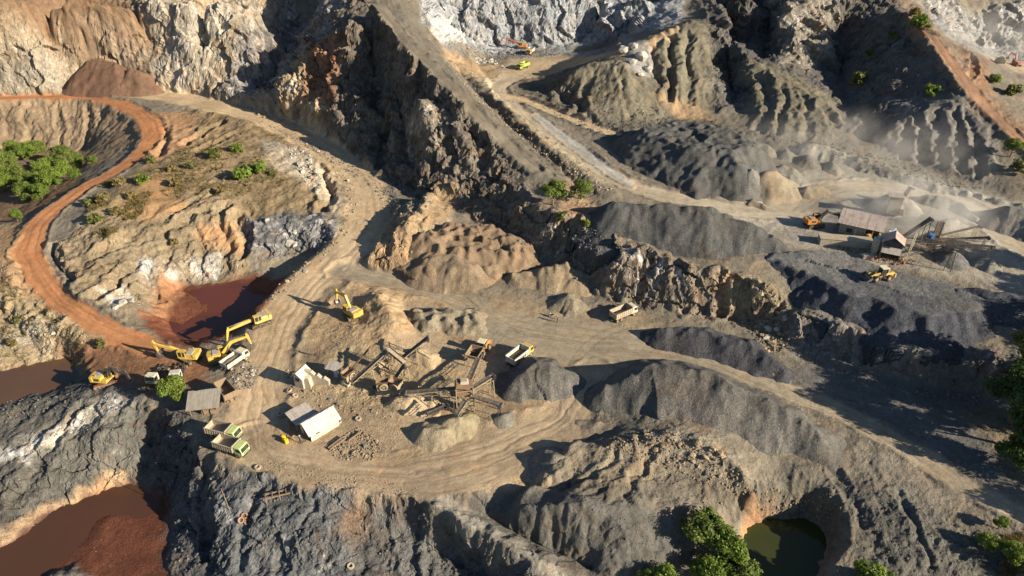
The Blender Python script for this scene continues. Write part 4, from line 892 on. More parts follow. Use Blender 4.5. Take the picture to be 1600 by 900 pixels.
def thing(name, label, cat, loc, yaw=0, group=None, up=None, scale=1):
    o = bpy.data.objects.new(name, None); COL.objects.link(o); o.location = loc; o.empty_display_size = .5
    e = Euler((0, 0, yaw))
    if up is not None:
        q = Vector((0, 0, 1)).rotation_difference(Vector(up)); e = (q.to_matrix() @ e.to_matrix()).to_euler()
    o.rotation_euler = e; o.scale = (scale,)*3
    o['label'] = label; o['category'] = cat
    if group: o['group'] = group
    return o
def tag(o, label, cat, group=None):
    o['label'] = label; o['category'] = cat
    if group: o['group'] = group
    return o
def copy_tree(o, parent=None):
    c = o.copy(); COL.objects.link(c); c.parent = parent
    for ch in list(o.children): copy_tree(ch, c)
    return c

# ------------------------------------------------------------------ materials of the built things
def paint(name, col, rough=.55, metal=0., dirt=.35, dirtcol=(.26, .19, .11), sc=1.5, spec=.35):
    k = NT(name); ob = k.obj()
    n = k.noise(ob, sc, 5, .65); n2 = k.noise(ob, sc*6, 3, .6)
    c = k.mix(k.math('MULTIPLY', k.ramp(n, .42, .68), dirt), col, dirtcol)
    c = k.mix(k.math('MULTIPLY', k.ramp(n2, .55, .75), dirt*.5), c, (dirtcol[0]*.5, dirtcol[1]*.45, dirtcol[2]*.4))
    k.l(c, k.b.inputs['Base Color']); k.b.inputs['Roughness'].default_value = rough; k.b.inputs['Metallic'].default_value = metal
    k.b.inputs['Specular IOR Level'].default_value = spec
    return k.m
def water(name, col, rough=.06, murk=.25):
    k = NT(name); ob = k.obj(); n = k.noise(ob, .12, 4)
    k.l(k.mix(k.math('MULTIPLY', k.ramp(n, .4, .65), murk), col, (col[0]*1.5, col[1]*1.35, col[2]*1.2)), k.b.inputs['Base Color'])
    k.b.inputs['Roughness'].default_value = rough; k.b.inputs['Specular IOR Level'].default_value = .5; k.b.inputs['IOR'].default_value = 1.33
    k.l(k.bump(k.noise(ob, 1.4, 3), .02, .3), k.b.inputs['Normal']); return k.m
def leafmat(name, a, b, dry=0.):
    k = NT(name); ob = k.obj(); oi = k.n('ShaderNodeObjectInfo')
    n = k.noise(ob, .9, 3); t = k.math('ADD', k.ramp(n, .3, .7, 0, .8), k.math('MULTIPLY', oi.outputs['Random'], .35), True)
    c = k.mix(t, a, b)
    c = k.mix(k.math('MULTIPLY', k.ramp(k.noise(ob, 2.3, 2), .55, .7), dry), c, (.22, .17, .06))
    k.l(c, k.b.inputs['Base Color']); k.b.inputs['Roughness'].default_value = .55
    tr = k.n('ShaderNodeBsdfTranslucent'); k.l(c, tr.inputs[0]); mx = k.n('ShaderNodeMixShader'); mx.inputs[0].default_value = .35
    k.l(k.b.outputs[0], mx.inputs[1]); k.l(tr.outputs[0], mx.inputs[2]); k.l(mx.outputs[0], k.out.inputs[0]); return k.m
def stonemat(name, col, var=.5):
    k = NT(name); ob = k.obj(); oi = k.n('ShaderNodeObjectInfo')
    n = k.noise(ob, 1.3, 6, .65); v = k.math('ADD', k.ramp(n, .3, .7, .65, 1.3), k.math('MULTIPLY', k.math('SUBTRACT', oi.outputs['Random'], .5), var))
    s = k.n('ShaderNodeVectorMath', operation='SCALE'); s.inputs[0].default_value = col; k.l(v, s.inputs['Scale']); k.l(s.outputs[0], k.b.inputs['Base Color'])
    k.l(k.bump(n, .5, .3), k.b.inputs['Normal']); return k.m
def corrugated(name, col, dirt=.4, dirtcol=(.22, .12, .06), freq=5.0, axis=0):
    k = NT(name); ob = k.obj(); sp = k.n('ShaderNodeSeparateXYZ'); k.l(ob, sp.inputs[0])
    n = k.noise(ob, .9, 5, .7); st = k.noise(k.scale(ob, (3, .35, .35) if axis == 0 else (.35, 3, .35)), 1.2, 4, .6)
    c = k.mix(k.math('MULTIPLY', k.ramp(k.math('ADD', k.math('MULTIPLY', n, .5), k.math('MULTIPLY', st, .5)), .42, .62), dirt), col, dirtcol)
    k.l(c, k.b.inputs['Base Color']); k.b.inputs['Roughness'].default_value = .5; k.b.inputs['Metallic'].default_value = .15; return k.m
M = dict(
 yellow=paint('yellow_machine_paint', (.54, .35, .06), .5, 0, .6), orange=paint('orange_machine_paint', (.50, .20, .04), .55, 0, .5),
 dullyellow=paint('faded_yellow_paint', (.55, .36, .10), .55, 0, .6), red=paint('red_paint', (.36, .09, .06), .55, 0, .4),
 lightgrey=paint('pale_engine_deck', (.34, .33, .31), .6, .1, .4), black=paint('black_rubber', (.022, .022, .023), .8, 0, .3), steel=paint('worn_steel', (.16, .15, .14), .45, .5, .5),
 darksteel=paint('dark_steel', (.05, .05, .055), .5, .4, .45), track=paint('muddy_track', (.07, .055, .04), .8, .1, .7), glass=paint('dark_cab_glass', (.02, .03, .035), .12, 0, .15, spec=.6),
 green=paint('pale_green_truck_paint', (.40, .50, .19), .45, 0, .3), lime=paint('lime_green_truck_paint', (.32, .40, .07), .5, 0, .35), white=paint('white_truck_paint', (.46, .43, .365), .5, 0, .35),
 cream=paint('cream_paint', (.60, .54, .38), .5, 0, .4), wood=paint('weathered_timber', (.20, .14, .09), .85, 0, .5), rustbed=paint('rusty_bed_steel', (.26, .15, .09), .7, .2, .7, (.14, .06, .03)),
 bedgrey=paint('dusty_bed_steel', (.38, .32, .23), .7, .1, .6), rust=paint('rusty_frame_steel', (.17, .11, .07), .75, .2, .6, (.28, .19, .10)), dustframe=paint('dust_covered_frame', (.30, .24, .155), .8, .05, .6),
 belt=paint('dusty_rubber_belt', (.075, .065, .055), .85, 0, .6), concrete=paint('bare_concrete', (.36, .31, .235), .9, 0, .5), plaster=paint('whitewashed_wall', (.47, .42, .34), .85, 0, .5, (.33, .22, .11), .7),
 sheet=corrugated('white_corrugated_sheet', (.50, .475, .43), .4), greysheet=corrugated('grey_corrugated_sheet', (.42, .385, .33), .5), rustsheet=corrugated('rust_streaked_sheet', (.46, .385, .325), .7, (.30, .20, .14)),
 pinksheet=corrugated('pink_weathered_sheet', (.44, .33, .28), .5), dullsheet=corrugated('dull_asbestos_sheet', (.30, .27, .22), .5, (.17, .13, .09)),
 blue=paint('blue_motor_paint', (.04, .16, .42), .5, 0, .3), tarp=paint('blue_white_tarpaulin', (.42, .52, .68), .7, 0, .3), barrel=paint('yellow_barrel_paint', (.78, .50, .02), .45, 0, .12),
 skin=paint('skin', (.25, .13, .08), .6, 0, .1), cloth_dark=paint('dark_work_clothes', (.04, .045, .06), .9, 0, .3), cloth_red=paint('red_shirt', (.42, .05, .05), .9, 0, .2), cloth_blue=paint('blue_shirt', (.09, .14, .30), .9, 0, .2),
 hat=paint('straw_hat', (.45, .36, .18), .9, 0, .2), tyre=paint('dusty_tyre', (.055, .048, .04), .9, 0, .7), rim=paint('wheel_rim', (.42, .33, .17), .6, .2, .6),
 bark=paint('bark', (.14, .10, .07), .95, 0, .4), leaf=leafmat('tree_leaves', (.065, .105, .02), (.19, .235, .05), .2), bright=leafmat('bright_leaves', (.075, .13, .02), (.21, .27, .045), .12),
 olive=leafmat('olive_leaves', (.07, .09, .025), (.19, .19, .05), .3), dry=leafmat('dry_scrub', (.14, .12, .045), (.24, .18, .07), .6), darkleaf=leafmat('dark_leaves', (.035, .07, .018), (.10, .145, .035)),
 dirt=paint('load_of_soil', (.20, .15, .09), .95, 0, .4), stone_t=stonemat('tan_stone', (.27, .21, .135), .3), stone_p=stonemat('pale_stone', (.36, .33, .275), .3), stone_g=stonemat('grey_stone', (.14, .135, .123), .3), stone_r=stonemat('red_brown_stone', (.25, .13, .07)),
)

# ------------------------------------------------------------------ excavator
def two_link(a, c, l1, l2):
    """elbow above the line from a to c"""
    d = (c-a).length; d = min(d, (l1+l2)*.999); t = math.acos(max(-1, min(1, (l1*l1+d*d-l2*l2)/(2*l1*d))))
    u = (c-a).normalized(); ang = math.atan2(u.y, u.x)+t
    return a+Vector((math.cos(ang), math.sin(ang)))*l1
def plate(mb, pts, half):
    """tapered arm through pts [(x, z, height)], width 2*half"""
    up = []; dn = []
    for i, (x, z, h) in enumerate(pts):
        a = Vector(pts[max(i-1, 0)][:2]); b = Vector(pts[min(i+1, len(pts)-1)][:2]); d = (b-a).normalized(); n = Vector((-d.y, d.x))
        up.append((x+n.x*h/2, z+n.y*h/2)); dn.append((x-n.x*h/2, z-n.y*h/2))
    return mb.prism(up+dn[::-1], -half, half)
def excavator(label, loc, yaw, track_yaw, tip, bucket_tip, body='yellow', armmat=None, group='excavators in the quarry', cab='glass', scale=1.0, up=None, under='track', bucketmat='steel', name='excavator', curl=1.0):
    t = thing(name, label, 'excavator', loc, yaw, group, up, scale)
    armmat = armmat or body
    ty = track_yaw-yaw; R = Matrix.Rotation(ty, 3, 'Z')
    for sgn in (-1, 1):
        mb = MB(); prof = []
        for i in range(7): a = math.pi/2+math.pi*i/6; prof.append((-1.65+.42*math.cos(a), .43+.42*math.sin(a)))
        for i in range(7): a = -math.pi/2+math.pi*i/6; prof.append((1.65+.42*math.cos(a), .43+.42*math.sin(a)))
        mb.prism(prof, sgn*1.2-.3, sgn*1.2+.3)
        for i in range(16):
            x = -1.9+i*.25; mb.box((x, sgn*1.2, .86), (.1, .62, .06)); mb.box((x, sgn*1.2, .03), (.1, .62, .05))
        mb.v = [tuple(R @ Vector(q)) for q in mb.v]; tr = mb.build('track', M[under], t)
        rb = MB()
        for i in range(5): rb.cyl((-1.3+i*.65, sgn*1.52, .38), (-1.3+i*.65, sgn*1.56, .38), .2, 8)
        rb.v = [tuple(R @ Vector(q)) for q in rb.v]; rb.build('rollers', M['darksteel'], tr)['kind'] = 'stuff'
    u = MB().box((0, 0, .62), (2.4, 1.8, .42)).cyl((0, 0, .8), (0, 0, 1.02), .62, 14); u.v = [tuple(R @ Vector(q)) for q in u.v]; u.build('undercarriage', M['darksteel'], t)
    dk = MB().box((-.55, 0, 1.14), (3.3, 2.55, .26)); dk.build('deck', M[body], t, bevel=.04)
    cw = MB(); pr = []
    cw.add([(-2.3,-1.28,1.0),(-1.6,-1.28,1.0),(-1.6,1.28,1.0),(-2.3,1.28,1.0),(-2.55,0,1.0),(-2.3,-1.22,2.1),(-1.6,-1.28,2.15),(-1.6,1.28,2.15),(-2.3,1.22,2.1),(-2.55,0,2.1)],
           [(0,1,2,3,4),(5,9,8,7,6),(0,5,6,1),(1,6,7,2),(2,7,8,3),(3,8,9,4),(4,9,5,0)]).build('counterweight', M[body], t, bevel=.08)
    eh = MB().box((-.75, -.02, 1.72), (1.7, 2.42, .9), top=(.96, .93)).build('engine_cover', M[body], t, bevel=.06)
    lid = MB().box((-.85, .2, 2.2), (1.1, 1.7, .09)).cyl((-1.1, -.7, 2.1), (-1.1, -.7, 2.6), .07, 8); lid.build('engine_lid', M['lightgrey'], eh)
    gr = MB().box((-.75, -1.235, 1.7), (.9, .04, .5)); gr.build('grille', M['darksteel'], eh)
    fr = MB().box((.75, -.85, 1.45), (.9, .75, .4)).build('tool_box', M[body], t, bevel=.05)
    c = MB(); c.box((.62, .82, 1.42), (1.55, .86, .34))
    for x, y in ((-.12, .42), (1.36, .42), (-.12, 1.22), (1.30, 1.22), (.5, 1.22)): c.beam((x, y, 1.55), (x-.02, y, 2.75), .09)
    c.box((.58, .82, 2.79), (1.6, .92, .12)); cb = c.build('cab', M[body], t)
    g = MB().box((.60, .82, 2.15), (1.40, .78, 1.14), top=(.93, .96), shift=(-.04, 0)); g.build('window', M['glass'], cb)
    a = Vector((.45, 1.75)); tp = Vector(tip); bt = Vector(bucket_tip)
    el = two_link(a, tp, 2.9, 3.2)
    m1 = a.lerp(el, .55); m2 = el.lerp(tp, .4)
    b = MB(); plate(b, [(a.x, a.y, .55), (m1.x, m1.y, .66), (el.x, el.y, .74), (m2.x, m2.y, .58), (tp.x, tp.y, .34)], .24); b.build('boom', M[armmat], t, bevel=.03)
    dirn = (bt-tp); wr = tp+dirn*.80; back = tp-dirn.normalized()*.75
    s = MB(); plate(s, [(back.x, back.y, .3), (tp.x, tp.y, .55), ((tp*.5+wr*.5).x, (tp*.5+wr*.5).y, .42), (wr.x, wr.y, .28)], .18); s.build('arm', M[armmat], t, bevel=.03)
    dn = dirn.normalized(); pn = Vector((dn.y, -dn.x))*curl
    if pn.x > 0 and curl > 0: pn = -pn
    bk = MB(); o = wr
    P2 = lambda p, q: tuple(o+dn*p+pn*q)
    prof = [P2(-.15, .1), P2(.25, -.32), P2(.75, -.40), P2(1.1, -.10), P2(1.2, .45), P2(1.12, .5), P2(.98, .0), P2(.7, -.25), P2(.3, -.2), P2(.05, .15)]
    bk.prism(prof, -.52, .52)
    side = [P2(.05, .15), P2(.25, -.3), P2(.75, -.38), P2(1.08, -.08), P2(1.15, .45), P2(.6, .4)]
    bk.prism(side, -.56, -.50); bk.prism(side, .50, .56)
    for i in range(5): bk.box((P2(1.2, .6)[0], -.44+.22*i, P2(1.2, .6)[1]), (.1, .09, .26))
    bk.build('bucket', M[bucketmat], t)
    for y in (-.36, .36):
        h = MB(); e1 = a.lerp(el, .72); h.cyl((.95, y, 1.35), ((.95+e1.x)/2, y, (1.35+e1.y)/2), .09, 8).cyl(((.95+e1.x)/2, y, (1.35+e1.y)/2), (e1.x, y, e1.y), .05, 8); h.build('hydraulic_cylinder', M['steel'], t)
    h = MB(); q = el+Vector((0, .38)); h.cyl((q.x, 0, q.y), ((q.x+back.x)/2, 0, (q.y+back.y)/2), .09, 8).cyl(((q.x+back.x)/2, 0, (q.y+back.y)/2), (back.x, 0, back.y), .05, 8); h.build('hydraulic_cylinder', M['steel'], t)
    return t

# ------------------------------------------------------------------ dump truck
def wheel(parent, x, y, r=.46, w=.28, sgn=1):
    tb = MB().ring((x, y, r), (0, 1, 0), r, r*.55, w); ty = tb.build('wheel', M['tyre'], parent)
    MB().cyl((x, y-w*.3, r), (x, y+w*.3, r), r*.56, 10).build('rim', M['rim'], ty); return ty
def dump_truck(label, loc, yaw, cabmat='green', bedmat='bedgrey', group='dump trucks in the quarry', up=None, scale=1.0, load=None, slats=True, bed=True, cab=True, tilt=0, L=4.0, hb=1.15, name='dump_truck', signs=False):
    t = thing(name, label, 'truck', loc, yaw, group, up, scale)
    ch = MB()
    for y in (-.42, .42): ch.box((-.3, y, .78), (L+1.9, .12, .24))
    for x in (-2.2, -1, .4, 1.6): ch.box((x, 0, .76), (.12, .8, .16))
    ch.box((-.2, -.85, .62), (.9, .5, .45)); ch.box((.2, .85, .62), (.7, .4, .4)); ch.cyl((-1.9, -.9, .46), (-1.9, .9, .46), .09, 8)
    ch.build('chassis', M['darksteel'], t)
    xf = L/2+.35
    for s in (-1, 1):
        if cab: wheel(t, xf, s*.92)
        for x in ((-1.55,) if L < 4.3 else (-1.1, -2.15)): wheel(t, x, s*.86, .46, .5)
    if cab:
        c = MB(); x0, x1 = L/2-.25, L/2+1.3
        c.prism([(x0, .62), (x1, .62), (x1+.04, 1.25), (x1-.22, 2.18), (x1-.42, 2.26), (x0, 2.26)], -.98, .98)
        cb = c.build('cab', M[cabmat], t, bevel=.07)
        MB().prism([(x1+.055, 1.33), (x1-.155, 2.08), (x1-.19, 2.08), (x1+.01, 1.33)], -.84, .84).build('windscreen', M['glass'], cb)
        for s in (-1, 1):
            MB().prism([(x0+.45, 1.35), (x1-.12, 1.35), (x1-.3, 2.05), (x0+.45, 2.05)], s*.985-.01, s*.985+.01).build('side_window', M['glass'], cb)
            MB().cyl((x1+.02, s*.72, .95), (x1+.08, s*.72, .95), .13, 8).build('headlight', M['white'], cb)
            MB().beam((x1-.1, s*.98, 1.9), (x1+.1, s*1.2, 1.75), .04).box((x1+.1, s*1.22, 1.6), (.06, .2, .34)).build('mirror', M['darksteel'], cb)
        MB().box((x1+.07, 0, .62), (.14, 2.0, .26)).build('bumper', M['darksteel'], cb)
        MB().box((x1+.05, 0, 1.05), (.04, 1.1, .16)).build('grille', M['darksteel'], cb)
    if bed:
        x0, x1 = -L/2-.55, L/2-.4; z0 = 1.02
        fl = MB().box(((x0+x1)/2, 0, z0), (x1-x0, 2.1, .12)).box(((x0+x1)/2, 0, z0-.14), (x1-x0-.2, 1.2, .16)).build('bed_floor', M[bedmat], t)
        for s in (-1, 1):
            sd = MB().box(((x0+x1)/2, s*1.08, z0+hb/2), (x1-x0, .07, hb)).build('bed_side', M[bedmat], t)
            rb = MB()
            n = 9 if slats else 6
            for i in range(n): rb.box((x0+.12+(x1-x0-.24)*i/(n-1), s*1.15, z0+hb/2), (.1, .09, hb+.02))
            rb.box(((x0+x1)/2, s*1.14, z0+hb), (x1-x0+.06, .16, .1)); rb.box(((x0+x1)/2, s*1.13, z0+.08), (x1-x0, .1, .12))
            if slats: rb.box(((x0+x1)/2, s*1.14, z0+hb*.5), (x1-x0, .07, .08))
            rb.build('side_rib', M[bedmat], sd)['kind'] = 'stuff'
        MB().box((x1, 0, z0+hb*.62), (.08, 2.2, hb*1.24)).box((x1+.02, 0, z0+hb*1.24), (.2, 2.3, .1)).build('headboard', M[bedmat], t)
        MB().box((x0, 0, z0+hb*.47), (.08, 2.18, hb*.92)).box((x0-.05, -.6, z0+hb*.45), (.06, .1, hb*.9)).box((x0-.05, .6, z0+hb*.45), (.06, .1, hb*.9)).build('tailgate', M[bedmat], t)
        if load:
            mb = MB(); n = 9; vs = []
            for i in range(n):
                for j in range(5):
                    x = x0+.1+(x1-x0-.2)*i/(n-1); y = -1.02+2.04*j/4
                    vs.append((x, y, z0+load*(1-.5*abs(j-2)/2)*(1-.35*abs(i-4)/4)+.08*random.random()))
            mb.add(vs, [(i*5+j, (i+1)*5+j, (i+1)*5+j+1, i*5+j+1) for i in range(n-1) for j in range(4)]); mb.build('load_of_soil', M['dirt'], t, smooth=True)
        if signs:
            for s in (-1, 1):
                sg = MB()
                for i in range(5): sg.box((x0+.7+i*.62, s*1.21, z0+.55), (.36, .02, .42))
                sg.build('painted_panel', M['red' if signs == 1 else 'darksteel'], t)
    return t

# ------------------------------------------------------------------ wheel loader
def wheel_loader(label, loc, yaw, body='dullyellow', lift=.6, canopy='cream', group='wheel loaders', up=None):
    t = thing('wheel_loader', label, 'wheel loader', loc, yaw, group, up)
    for x in (-1.35, 1.45):
        for s in (-1, 1): wheel(t, x, s*1.0, .72, .52)
    MB().box((-1.5, 0, 1.25), (2.1, 1.5, 1.0), top=(.92, .88)).box((-2.55, 0, 1.1), (.35, 1.8, .9)).build('engine_body', M[body], t, bevel=.07)
    MB().box((.9, 0, .95), (1.9, .95, .6)).box((-.1, 0, .8), (.7, .5, .4)).build('front_frame', M[body], t, bevel=.04)
    cp = MB()
    for x in (-.75, .45):
        for y in (-.62, .62): cp.beam((x, y, 1.35), (x, y, 2.75), .09)
    cp.box((-.15, 0, 1.35), (1.4, 1.35, .5)); cab = cp.build('cab_frame', M['darksteel'], t)
    MB().box((-.15, 0, 2.82), (1.6, 1.6, .13)).build('canopy', M[canopy], cab, bevel=.03)
    MB().box((-.15, 0, 2.15), (1.1, 1.15, 1.0)).build('window', M['glass'], cab)
    for y in (-.55, .55):
        MB().beam((.75, y, 1.75), (2.1, y, 1.45+lift*.2), .16, .3).beam((2.1, y, 1.45+lift*.2), (2.95, y, .55+lift), .16, .26).build('lift_arm', M[body], t)
        MB().cyl((.9, y*.6, 1.1), (2.2, y*.6, 1.2+lift*.2), .08, 8).build('hydraulic_cylinder', M['steel'], t)
    z = lift
    MB().prism([(2.85, z+.95), (2.75, z+.35), (3.0, z+.02), (3.95, z-.05), (3.95, z+.02), (3.05, z+.1), (2.86, z+.4), (2.95, z+.95)], -1.35, 1.35).prism([(2.85, z+.95), (2.75, z+.35), (3.0, z), (3.95, z-.04), (3.1, z+.7)], -1.38, -1.32).prism([(2.85, z+.95), (2.75, z+.35), (3.0, z), (3.95, z-.04), (3.1, z+.7)], 1.32, 1.38).build('bucket', M['steel'], t)
    MB().cyl((-1.6, .4, 1.7), (-1.6, .4, 2.35), .07, 8).build('exhaust_pipe', M['darksteel'], t)
    return t

# ------------------------------------------------------------------ lattice belt conveyor between two world points
def conveyor(label, a, b, w=.8, frame='dustframe', legs=2, group='belt conveyors of the crusher yard', depth=.75, name='belt_conveyor', ground_z=None, drum=True):
    a, b = Vector(a), Vector(b); mid = (a+b)/2
    t = thing(name, label, 'conveyor', a, 0, group)
    d = b-a; L = d.length; u = d.normalized(); side = Vector((u.y, -u.x, 0)).normalized(); upv = side.cross(u)
    if upv.z < 0: upv = -upv
    q = lambda s, y, z: u*s+side*y+upv*z
    fr = MB()
    for y in (-w/2-.05, w/2+.05):
        fr.beam(q(0, y, 0), q(L, y, 0), .08, .14); fr.beam(q(.3, y, -depth), q(L-.3, y, -depth), .07)
        n = max(3, int(L/1.3))
        for i in range(n):
            s0, s1 = .3+(L-.6)*i/n, .3+(L-.6)*(i+1)/n
            fr.beam(q(s0, y, -depth if i % 2 else 0), q(s1, y, 0 if i % 2 else -depth), .05)
    n = max(3, int(L/1.3))
    for i in range(n+1):
        s0 = .2+(L-.4)*i/n; fr.beam(q(s0, -w/2, -depth if i % 2 else -.08), q(s0, w/2, -depth if i % 2 else -.08), .06)
    fr.build('frame', M[frame], t)
    MB().add([q(0, -w/2, .10), q(0, 0, .02), q(0, w/2, .10), q(L, -w/2, .10), q(L, 0, .02), q(L, w/2, .10), q(0, -w/2, .06), q(0, 0, -.02), q(0, w/2, .06), q(L, -w/2, .06), q(L, 0, -.02), q(L, w/2, .06)],
             [(0,1,4,3),(1,2,5,4),(6,9,10,7),(7,10,11,8),(0,3,9,6),(2,8,11,5),(0,6,7,1),(1,7,8,2),(3,4,10,9),(4,5,11,10)]).build('belt', M['belt'], t)
    rl = MB(); n = max(4, int(L/1.0))
    for i in range(1, n): rl.cyl(q(L*i/n, -w/2-.12, .02), q(L*i/n, w/2+.12, .02), .05, 6)
    rl.build('rollers', M['steel'], t)['kind'] = 'stuff'
    for s in (0, L): MB().cyl(q(s, -w/2-.1, 0), q(s, w/2+.1, 0), .2, 10).build('drum', M['steel'], t)
    if drum: MB().box(q(L-.3, w/2+.35, .05), (.5, .5, .4)).build('drive_motor', M['darksteel'], t)
    for k in range(legs):
        s = L*(.92-.42*k); top = q(s, 0, -depth); wp = a+top; g = drop(wp.x, wp.y).z-a.z if ground_z is None else ground_z-a.z
        if top.z-g < .5: continue
        for y in (-1, 1):
            foot = Vector((top.x, top.y, g))+side*y*(w/2+.35)
            lg = MB(); lg.beam(q(s, y*(w/2), -depth), foot, .11); lg.beam(q(s, y*w/2, -depth).lerp(foot, .55), q(s, -y*w/2, -depth).lerp(Vector((top.x, top.y, g))-side*y*(w/2+.35), .2), .05); lg.build('leg', M[frame], t)
    return t

# ------------------------------------------------------------------ trees and scrub
_crowns = {}
def crown_mesh(key, seed, n, rx, rz, leaf, mat, gap=.35, nblob=9, flat=.75):
    r = np.random.default_rng(seed); V = []; F = []
    blobs = []
    for i in range(nblob):
        th = r.uniform(0, 2*np.pi); ph = r.uniform(-.25, 1.0); rr = r.uniform(.35, .8)
        blobs.append((np.array([rx*rr*np.cos(th)*np.sqrt(max(0, 1-ph*ph*.8)), rx*rr*np.sin(th)*np.sqrt(max(0, 1-ph*ph*.8)), rz*ph*.8]), r.uniform(.2, .44)*rx))
    blobs.append((np.zeros(3), rx*.36))
    for i in range(n):
        c, br = blobs[r.integers(len(blobs))]
        d = r.normal(size=3); d /= np.linalg.norm(d); p = c+d*br*(r.uniform(.55, 1.08))*np.array([1, 1, flat])
        s = leaf*r.uniform(.6, 1.35); nrm = d*.7+r.normal(size=3)*.6+np.array([0, 0, .5]); nrm /= np.linalg.norm(nrm)
        t1 = np.cross(nrm, r.normal(size=3)); t1 /= np.linalg.norm(t1); t2 = np.cross(nrm, t1)
        k = len(V); V += [p-t1*s, p+t2*s*.55, p+t1*s, p-t2*s*.55]; F.append((k, k+1, k+2, k+3))
    me = bpy.data.meshes.new('crown'); me.from_pydata([tuple(v) for v in V], [], F); me.update(); me.materials.append(mat); return me
def trunk_mesh(seed, h, r0, spread, lean=.1, limbs=4):
    r = random.Random(seed); mb = MB(); p = Vector((0, 0, -.3)); pts = [p]
    for i in range(4): p = p+Vector((r.uniform(-lean, lean), r.uniform(-lean, lean), 1))*h/4; pts.append(p)
    for i in range(4): mb.cyl(pts[i], pts[i+1], r0*(1-.18*i), 7, r0*(1-.18*(i+1)))
    for i in range(limbs):
        b = pts[2+i % 3]; th = r.uniform(0, 6.28); e = b+Vector((math.cos(th)*spread, math.sin(th)*spread, h*r.uniform(.25, .5))); m = b.lerp(e, .5)+Vector((0, 0, -.1*h))
        mb.cyl(b, m, r0*.42, 6, r0*.3); mb.cyl(m, e, r0*.3, 6, r0*.12)
    o = mb.build('trunk', M['bark']); me = o.data; bpy.data.objects.remove(o); return me
def plant(name, label, cat, loc, crown, trunk, scale, yaw, group, cz):
    t = thing(name, label, cat, loc, yaw, group, None, scale)
    o = bpy.data.objects.new('trunk', trunk); COL.objects.link(o); o.parent = t
    o = bpy.data.objects.new('crown', crown); COL.objects.link(o); o.parent = t; o.location = (0, 0, cz)
    return t

# ------------------------------------------------------------------ people
def person(label, loc, yaw, shirt, trousers='cloth_dark', hat=None, pose='stand', group=None):
    t = thing('person', label, 'person', loc, yaw, group)
    me = bpy.data.meshes.new('body'); 
    J = {'pel': (0,0,.95), 'spine': (0,0,1.2), 'chest': (0,0,1.38), 'neck': (0,0,1.5), 'head': (.02,0,1.6), 'top': (.02,0,1.72)}
    R_ = {'pel': .14, 'spine': .13, 'chest': .15, 'neck': .06, 'head': .095, 'top': .075}
    E = [('pel','spine'),('spine','chest'),('chest','neck'),('neck','head'),('head','top')]
    for s, k in ((-1,'l'),(1,'r')):
        st = .16*s if pose == 'walk' else .03*s
        J['hip'+k] = (0,.1*s,.9); J['kn'+k] = (st*.7+.03,.11*s,.5); J['an'+k] = (st,.12*s,.08); J['toe'+k] = (st+.16,.13*s,.04)
        J['sh'+k] = (0,.19*s,1.42); J['el'+k] = (-st*.6+.02,.25*s,1.14); J['wr'+k] = (-st+.12,.23*s,.9); J['ha'+k] = (-st+.17,.22*s,.82)
        for a, r in (('hip',.1),('kn',.065),('an',.045),('toe',.04),('sh',.075),('el',.05),('wr',.034),('ha',.036)): R_[a+k] = r
        E += [('pel','hip'+k),('hip'+k,'kn'+k),('kn'+k,'an'+k),('an'+k,'toe'+k),('chest','sh'+k),('sh'+k,'el'+k),('el'+k,'wr'+k),('wr'+k,'ha'+k)]
    names = list(J); me.from_pydata([J[n] for n in names], [(names.index(a), names.index(b)) for a, b in E], [])
    o = bpy.data.objects.new('body', me); COL.objects.link(o)
    sk = o.modifiers.new('skin', 'SKIN'); sd = o.modifiers.new('sub', 'SUBSURF'); sd.levels = sd.render_levels = 1
    for i, n in enumerate(names):
        v = me.skin_vertices[0].data[i]; v.radius = (R_[n], R_[n]); v.use_root = (n == 'pel')
    me.materials.append(M['skin']); bpy.context.view_layer.update()
    ev = bpy.data.meshes.new_from_object(o.evaluated_get(bpy.context.evaluated_depsgraph_get())); bpy.data.objects.remove(o)
    ev.materials.clear()
    for m in ('skin', shirt, trousers): ev.materials.append(M[m])
    for p in ev.polygons:
        p.use_smooth = True; z = p.center.z; y = abs(p.center.y)
        p.material_index = 0 if (z > 1.47 or (y > .17 and z < 1.12)) else (1 if z > .93 else 2)
    b = bpy.data.objects.new('body', ev); COL.objects.link(b); b.parent = t
    if hat: MB().cyl((.02,0,1.68), (.02,0,1.70), .2, 12, .18).cyl((.02,0,1.70), (.02,0,1.80), .11, 10, .08).build('hat', M[hat], t)
    else: MB().cyl((.0,0,1.62), (.0,0,1.76), .1, 10, .055).build('hair', M['black'], t)
    return t
def yaw_of(p0, p1):
    a, b = at(*p0), at(*p1); return math.atan2(b.y-a.y, b.x-a.x)
D = math.radians
# ------------------------------------------------------------------ ponds
def pond(name, z, poly, mat, label):
    mb = MB(); pts = [P(a, b, z) for a, b in poly]; n = len(pts)
    mb.add(pts, [tuple(range(n))]); o = mb.build(name, mat); o['kind'] = 'structure'; o['label'] = label
    if o.data.polygons[0].normal.z < 0: o.data.flip_normals()
    return o
pond('pond', -4.95, [(-260,540),(60,535),(130,540),(150,580),(130,640),(-260,690)], water('brown_pond_water', (.090,.050,.026)), 'brown water of the upper pond')
pond('pond', -11.0, [(-260,930),(0,830),(130,758),(225,738),(275,790),(270,1000),(-260,1000)], water('red_brown_pond_water', (.068,.032,.018)), 'red brown water of the lower pond')
pond('pond', -7.7, [(1140,790),(1210,785),(1300,790),(1330,850),(1310,960),(1140,960)], water('dark_green_pond_water', (.034,.040,.013), .05), 'dark green water of the small pond')
pond('puddle', -4.52, [(235,545),(262,470),(300,445),(350,432),(430,425),(450,440),(405,520),(340,545)], water('puddle_water', (.085,.027,.014), .1, .5), 'shallow red puddle at the bottom of the pit')

